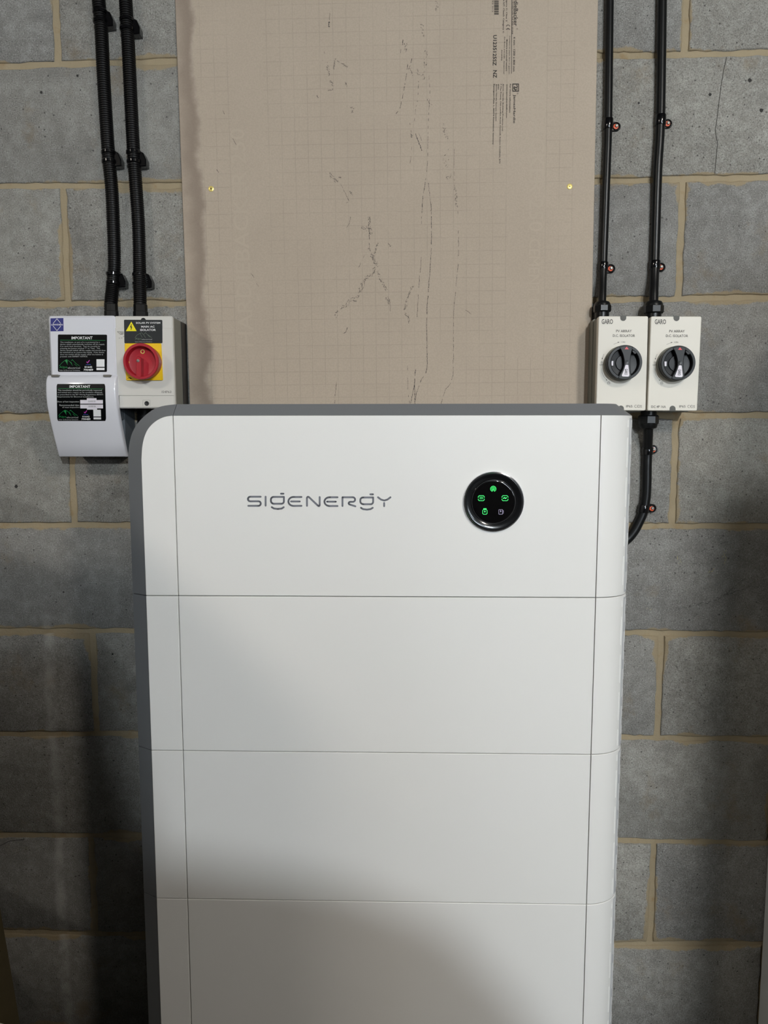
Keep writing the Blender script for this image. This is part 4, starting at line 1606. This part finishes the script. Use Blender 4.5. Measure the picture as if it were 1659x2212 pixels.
    RK = (at(knob[0] + 37.8, knob[1], YK) - kc).length
    mb = MB()
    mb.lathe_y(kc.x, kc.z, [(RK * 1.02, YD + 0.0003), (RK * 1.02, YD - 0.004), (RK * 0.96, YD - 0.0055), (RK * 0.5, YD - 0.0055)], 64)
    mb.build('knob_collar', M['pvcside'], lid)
    mb = MB()
    mb.lathe_y(kc.x, kc.z, [(RK * 0.96, YD - 0.005), (RK * 0.985, YK + 0.004), (RK, YK + 0.002), (RK * 0.97, YK), (RK * 0.84, YK), (RK * 0.80, YK + 0.0015), (RK * 0.78, YK + 0.011), (RK * 0.46, YK + 0.012), (RK * 0.44, YK + 0.009), (RK * 0.05, YK + 0.009)], 64)
    kb = mb.build('rotary_knob', M['knob'], t)

    def K(L):
        # knob drawing: zoom pixels around (975, 1275), radius 525, of the left isolator
        return [(knob[0] + (x - 975) * 0.0720, knob[1] + (y - 1281) * 0.0720) for x, y in L]
    bar = [(790, 830), (880, 790), (1040, 772), (1200, 800), (1190, 880), (1150, 1050), (1130, 1200), (1125, 1330), (1140, 1500), (1165, 1700), (1060, 1780), (960, 1795), (850, 1785), (755, 1750), (800, 1650), (890, 1500), (940, 1350), (940, 1200), (905, 1050), (850, 910)]
    w = [(p.x, p.z) for p in (at(a, b, YK) for a, b in K(bar))]
    w.reverse()
    mb = MB()
    mb.prism(w, YK - 0.0008, YK + 0.012, 0.001)
    br = mb.build('knob_bar', M['knob'], kb)
    YK2 = YK - 0.0008
    mb = MB()
    poly(mb, K([(1020, 805), (1085, 885), (960, 885)]), YK2, 0.0003)
    mb.build('red_pointer', M['red_ink'], br, smooth=0)
    mb = MB()
    poly(mb, K([(985, 1365), (1005, 1350), (1055, 1350), (1072, 1365), (1105, 1660), (1090, 1695), (1060, 1705), (905, 1700), (878, 1685), (875, 1660), (950, 1480)]), YK2, 0.0003)
    wl = mb.build('white_label', M['paper'], br, smooth=0)
    mb = MB()
    a = K([(965, 1470)])[0]
    text(mb, 'GARO', a, (-0.8, 13.0), (6.4, 0.2), YK2, 0.0006, 0.02)
    mb.build('label_print', M['ink_black'], wl, smooth=0)
    c = at(*K([(1020, 1268)])[0], YK2)
    mb = MB()
    mb.lathe_y(c.x, c.z, [(0.0034, YK2 + 0.0002), (0.0034, YK2 - 0.0003), (0.0024, YK2 - 0.0002), (0.0006, YK2 + 0.0001)], 18)
    mb.build('centre_screw', M['black'], br)
    mb = MB()
    yy = YK + 0.0117
    poly(mb, K([(556, 1235), (622, 1235), (615, 1375), (560, 1375)]), yy, 0.0004)
    mb.build('white_window', M['paper'], kb, smooth=0)
    mb = MB()
    w = [(p.x, p.z) for p in (at(a, b, YK) for a, b in K([(1175, 940), (1210, 905), (1335, 985), (1300, 1025), (1250, 1030)]))]
    w.reverse()
    mb.prism(w, YK - 0.0004, YK + 0.011, 0.0006)
    mb.build('lock_tab', M['knob'], kb)
    return t


q1 = [(1293.3, 683), (1400.6, 683), (1394.8, 887), (1287.6, 886)]
q2 = [(1406.4, 683.5), (1516, 683.5), (1506, 887.5), (1398.8, 887)]
d1 = dc_isolator('grey DC isolator box with a black rotary knob beside the cement board', q1, (1350.4, 783), (0, 0), ((588, 237, True), (560, 1363, False)))
d2 = dc_isolator('grey DC isolator box with a black rotary knob above the downward cable', q2, (1465.6, 784.2), (634, 2), ((590, 237, True), (543, 1363, False)))
YC1 = -0.030
gland(d1, 1300.6, 674, 651, 18.6, True, YC1, at(1300, 690, YC1).z)
gland(d2, 1411.8, 677, 650, 20.6, True, YC1, at(1411, 690, YC1).z)
gland(d2, 1401, 898, 927, 21.2, False, YC1, at(1401, 884, YC1).z)

# ------------------------------------------------------------------ cables with P clips (right)
def pcable(label, pts, r, Yc, extend_top=None, group=None):
    P = [at(a, b, y) for a, b, y in pts]
    if extend_top:
        d = (P[0] - P[1]).normalized()
        P = [P[0] + d * ((CEIL - P[0].z) / d.z)] + P
    P = smooth_path(P, 8)
    mb = MB()
    mb.tube(P, r, 16)
    o = mb.build('power_cable', M['cable'], origin=(P[-1].x, P[-1].y, P[-1].z), smooth=60)
    tag(o, label, 'cable', group)
    return o


YC = -0.0105
pcable('thin black cable running down to the DC isolator beside the cement board', [(1317, 0, YC), (1313.8, 259.6, YC), (1310.3, 373, YC), (1303.6, 561, YC), (1301, 640, -0.024), (1300.6, 668, YC1)], 0.0076, YC, True, 'black cables above the DC isolators')
pcable('thicker black cable running down to the DC isolator above the downward cable', [(1430.5, 0, YC), (1426.5, 259.6, YC), (1420.5, 373, YC), (1414.8, 561, YC), (1412.3, 636, -0.024), (1411.8, 668, YC1)], 0.0086, YC, True, 'black cables above the DC isolators')
pcable('black cable leaving the isolator bottom and bending behind the battery stack', [(1401, 905, YC1), (1400.3, 935, -0.024), (1399, 970, -0.012), (1397.7, 1005.6, YC), (1397, 1047, YC), (1395, 1078, YC), (1389.8, 1105.4, YC), (1381.4, 1126, YC), (1369, 1149, YC), (1352, 1168, YC), (1325, 1185, -0.012), (1270, 1204, -0.014), (1215, 1212, -0.018), (1180, 1214, -0.0205), (1150, 1214, -0.0213)], 0.0092, YC)


def p_clip(label, bx, by, tx, ty, r, h, lean=0.0, grp=None):
    """band around the cable, flat eye beside it, screw in an orange plug"""
    c = at(bx, by, YC)
    e = at(tx, ty, -0.004)
    t = thing('cable_clip', label, 'clip', (c.x, 0, c.z - h / 2), grp)
    mb = MB()
    ro = r + 0.0016
    d = Vector((math.sin(lean), 0, math.cos(lean)))
    s = Vector((math.cos(lean), 0, -math.sin(lean)))
    rings = []
    for zz_, k in ((-h / 2, 0.96), (-h / 2 + 0.001, 1.0), (h / 2 - 0.001, 1.0), (h / 2, 0.96)):
        rings.append([tuple(c + d * zz_ + s * math.cos(a) * ro * k + Vector((0, 1, 0)) * math.sin(a) * ro * k) for a in [2 * math.pi * j / 20 for j in range(20)]])
    mb.rings(rings)
    mb.build('band', M['clip'], t)
    # eye: flat rounded tab from the cable to the screw
    ra = 0.0086
    out = [(c.x, e.z - ra)]
    out += [(e.x + ra * math.sin(math.radians(a)), e.z - ra * math.cos(math.radians(a))) for a in range(0, 181, 15)]
    out += [(c.x, e.z + ra)]
    mb = MB()
    mb.prism(out, -0.0042, 0.0006, 0.0012)
    eye = mb.build('eye', M['clip'], t)
    mb = MB()
    mb.torus((e.x - 0.0006, -0.0046, e.z), (0, 1, 0), 0.0064, 0.0011, 28, 8)
    mb.build('eye_rim', M['clip'], eye)
    mb = MB()
    mb.lathe_y(e.x - 0.0012, e.z - 0.0006, [(0.0048, -0.004), (0.0048, -0.0049), (0.0040, -0.0053), (0.001, -0.0053)], 18)
    mb.build('wall_plug', M['orange'], t)
    mb = MB()
    mb.lathe_y(e.x, e.z + 0.0004, [(0.0030, -0.005), (0.0030, -0.0068), (0.0022, -0.0076), (0.0006, -0.0077)], 16)
    mb.build('screw', M['steel'], t)


PG = 'black clips on the right hand cables'
p_clip('upper black cable clip with orange plug on the thinner cable', 1314, 268, 1331.5, 273, 0.0076, 0.019, 0.012, PG)
p_clip('lower black cable clip with orange plug on the thinner cable', 1303.2, 576, 1320, 580, 0.0076, 0.017, 0.02, PG)
p_clip('upper black cable clip with orange plug on the thicker cable', 1427, 260, 1443, 267, 0.0086, 0.019, 0.012, PG)
p_clip('lower black cable clip with orange plug on the thicker cable', 1414.6, 573, 1428.5, 577, 0.0086, 0.017, 0.02, PG)
p_clip('black cable clip just below the isolator on the downward cable', 1399, 974, 1412.3, 971, 0.0092, 0.015, 0.01, PG)
p_clip('black cable clip at the bend of the downward cable', 1390.5, 1099, 1409.2, 1098, 0.0092, 0.015, 0.14, PG)

# ------------------------------------------------------------------ corrugated conduits (left)
YQ = -0.0165


def conduit(label, pts, r=0.0125):
    P = [at(a, b, YQ if b < 640 else -0.03) for a, b in pts]
    d = (P[0] - P[1]).normalized()
    P = [P[0] + d * ((CEIL - P[0].z) / d.z)] + P
    P = smooth_path(P, 10)
    # resample and corrugate
    L = [0.0]
    for a, b in zip(P, P[1:]):
        L.append(L[-1] + (b - a).length)
    pitch = 0.0041
    n = int(L[-1] / pitch) * 4
    pts2, rad = [], []
    j = 0
    for i in range(n + 1):
        s = L[-1] * i / n
        while j < len(L) - 2 and L[j + 1] < s:
            j += 1
        t = (s - L[j]) / max(1e-9, L[j + 1] - L[j])
        pts2.append(P[j].lerp(P[j + 1], t))
        rad.append(r * (1.0, 1.0, 0.87, 0.87)[i % 4])
    mb = MB()
    mb.tube(pts2, rad, 16)
    o = mb.build('corrugated_conduit', M['conduit'], origin=tuple(P[-1]), smooth=30)
    return tag(o, label, 'conduit', 'corrugated conduits beside the cement board')


C1 = [(213, 0), (218.5, 54), (224.5, 179), (234, 328), (241, 403), (244.6, 477), (247, 567), (244, 611), (239.5, 656), (238.5, 672)]
C2 = [(271.5, 0), (276.7, 89.5), (281, 179), (288.6, 328), (298.7, 477), (301.3, 567), (302.8, 656), (303, 672)]
conduit('black corrugated conduit running down to the white enclosure', C1)
conduit('black corrugated conduit running down to the red handled isolator', C2)


def adaptor(parent, px, w, y0, y1, Yc):
    a, b = at(px, y0, Yc), at(px, y1, Yc)
    r = (at(px + w, y0, Yc) - a).length
    mb = MB()
    L = a.z - b.z
    mb.lathe_z(a.x, Yc, [(r * 1.0, b.z), (r * 1.0, b.z + L * 0.42), (r * 0.93, b.z + L * 0.45), (r * 0.93, b.z + L * 0.95), (r * 0.88, a.z)], 10)
    mb.build('conduit_adaptor', M['black'], parent, smooth=20)


adaptor(cu, 240, 15.2, 657, 685, -0.034)
adaptor(ac, 303.2, 16.2, 658, 686, -0.034)
# stub of conduit leaving the isolator downwards
mb = MB()
p0, p1 = at(312, 878, -0.03), at(312, 1010, -0.02)
mb.tube([p0, p0.lerp(p1, 0.5), p1], 0.0135, 16)
tag(mb.build('lower_conduit', M['conduit'], origin=tuple(p1), smooth=60), 'black conduit dropping from the red handled isolator behind the battery stack', 'conduit')


def saddle(label, bx, by, lean=0.0):
    c = at(bx, by, YQ)
    t = thing('conduit_clip', label, 'clip', (c.x, 0, c.z - 0.013), 'black clips on the corrugated conduits')
    ro = 0.0142
    d = Vector((math.sin(lean), 0, math.cos(lean)))
    s = Vector((math.cos(lean), 0, -math.sin(lean)))
    for zz_ in (0.0095, -0.0075):
        mb = MB()
        rings = []
        for q, k in ((-0.003, 0.95), (-0.002, 1.0), (0.002, 1.0), (0.003, 0.95)):
            rings.append([tuple(c + d * (zz_ + q) + s * math.cos(a) * ro * k + Vector((0, 1, 0)) * math.sin(a) * ro * k) for a in [2 * math.pi * j / 20 for j in range(20)]])
        mb.rings(rings)
        mb.build('strap', M['clip'], t)
    mb = MB()
    x0 = c.x + 0.010
    o = [(x0, c.z - 0.017), (x0 + 0.0135, c.z - 0.016), (x0 + 0.0140, c.z - 0.004), (x0 + 0.0085, c.z + 0.009), (x0, c.z + 0.013)]
    mb.prism(o, -0.019, 0.0006, 0.0015)
    mb.build('latch', M['clip'], t)
    mb = MB()
    mb.box(c.x - 0.013, c.x + 0.013, -0.006, 0.0006, c.z - 0.013, c.z + 0.013)
    mb.build('saddle_base', M['clip'], t)


saddle('topmost black clip on the conduit above the white enclosure', 217, 38, 0.0)
saddle('middle black clip on the conduit above the white enclosure', 235.5, 341, -0.03)
saddle('lowest black clip on the conduit above the white enclosure', 245, 603, 0.05)
saddle('topmost black clip on the conduit above the red handled isolator', 275, 55, 0.0)
saddle('middle black clip on the conduit above the red handled isolator', 289.5, 341, -0.03)
saddle('lowest black clip on the conduit above the red handled isolator', 302, 604, -0.01)

# ------------------------------------------------------------------ things at the borders of the view
# tall pale cabinet standing against the wall on the right
cx0 = at(1648, 2000, 0).x
cb = thing('tall_cabinet', 'tall pale grey cabinet standing against the block wall', 'cabinet', (cx0 + 0.3, -0.35, 0))
mb = MB()
mb.box(cx0, cx0 + 0.6, -0.68, -0.004, 0.06, 1.80, 0.002)
bd = mb.build('carcass', M['cabinet'], cb)
mb = MB()
mb.box(cx0 + 0.02, cx0 + 0.58, -0.65, -0.02, 0.0, 0.062)
mb.build('plinth', M['core'], cb)
mb = MB()
mb.box(cx0 + 0.002, cx0 + 0.598, -0.70, -0.679, 0.07, 1.79, 0.002)
dr = mb.build('door', M['cabinet'], cb)
mb = MB()
mb.box(cx0 + 0.04, cx0 + 0.055, -0.725, -0.698, 0.8, 1.0, 0.003)
mb.build('handle', M['steel'], dr)
# old plank leaning in the left corner of the view
a, b = at(-10, 1990, -0.10), at(28, 2212, -0.135)
d = (b - a).normalized()
bot = b + d * (b.z / -d.z)
up = a - d * 0.25
w = Vector((-0.16, 0, 0))
mb = MB()
th = Vector((0, 0.022, 0))
V = [up + w, up, bot, bot + w]
mb.add([tuple(p) for p in V] + [tuple(p + th) for p in V], [(0, 1, 2, 3), (7, 6, 5, 4), (0, 4, 5, 1), (1, 5, 6, 2), (2, 6, 7, 3), (3, 7, 4, 0)])
tag(mb.build('timber_plank', M['timber'], origin=(bot.x - 0.08, bot.y, 0)), 'dark old timber plank leaning against the block wall', 'plank')
a, b = at(-60, 2160, -0.30), at(8, 2212, -0.30)
d = (b - a).normalized()
e = b + d * 0.3
mb = MB()
mb.prism([(a.x - 0.1, 0.0), (e.x, 0.0), (e.x, max(0.01, e.z)), (b.x, b.z), (a.x - 0.1, a.z)], -0.312, -0.30)
tag(mb.build('pale_offcut', M['pale'], origin=(a.x, -0.3, 0)), 'pale board offcut standing in front of the timber plank', 'board')
# unseen bench and stepped sheet, added behind the photographer to block light
wb = thing('workbench', 'wooden workbench behind the leaning plywood sheet', 'workbench', (0.0, -2.6, 0))
mb = MB()
mb.box(-1.1, 0.7, -2.95, -2.3, 1.02, 1.06, 0.003)
mb.build('worktop', M['timber'], wb)
mb = MB()
mb.box(-1.06, 0.66, -2.90, -2.86, 0.1, 1.02)
mb.build('back_panel', M['timber'], wb)
for x in (-1.04, 0.57):
    for y in (-2.90, -2.4):
        mb = MB()
        mb.box(x, x + 0.08, y, y + 0.08, 0.0, 1.021, 0.003)
        mb.build('leg', M['timber'], wb)
mb = MB()
top_e = [(-1.0, 1.86), (0.225, 1.86), (0.25, 1.65), (0.414, 1.62), (0.50, 1.58), (0.56, 1.50), (0.62, 1.36), (0.68, 1.15)]  # top edge stepped to shape the shadow it casts
V = [(-1.0, -1.97, 0.0), (0.68, -1.97, 0.0)] + [(x, -1.97 - z * 0.2, z) for x, z in top_e[::-1]]
mb.rings([V, [(x, y - 0.018, z) for x, y, z in V]])
tag(mb.build('plywood_sheet', M['plaster'], origin=(0.0, -1.97, 0)), 'grey painted sheet of plywood leaning on the front of the workbench', 'sheet')
# tall unseen box to the left, added to shade the wall
sh = thing('storage_rack', 'tall closed storage rack near the white enclosure', 'rack', (-1.0, -0.8, 0))
mb = MB()
mb.box(-1.35, -0.76, -1.0, -0.62, 0.08, 1.64, 0.003)
mb.build('carcass', M['core'], sh)
mb = MB()
mb.box(-1.33, -0.78, -0.98, -0.64, 0.0, 0.081)
mb.build('plinth', M['dark'], sh)
mb = MB()
mb.box(-1.345, -0.765, -1.018, -0.999, 0.1, 1.62, 0.002)
mb.build('door', M['core'], sh)
lk = thing('steel_locker', 'tall narrow grey steel locker beside the workbench', 'locker', (0.87, -2.4, 0))  # unseen box added to keep the bulb off part of the wall
mb = MB()
mb.box(0.775, 0.965, -2.58, -2.26, 0.05, 1.98, 0.003)
mb.build('carcass', M['core'], lk)
mb = MB()
mb.box(0.785, 0.955, -2.56, -2.28, 0.0, 0.051)
mb.build('plinth', M['dark'], lk)
mb = MB()
mb.box(0.78, 0.96, -2.262, -2.245, 0.07, 1.97, 0.002)
mb.build('door', M['core'], lk)
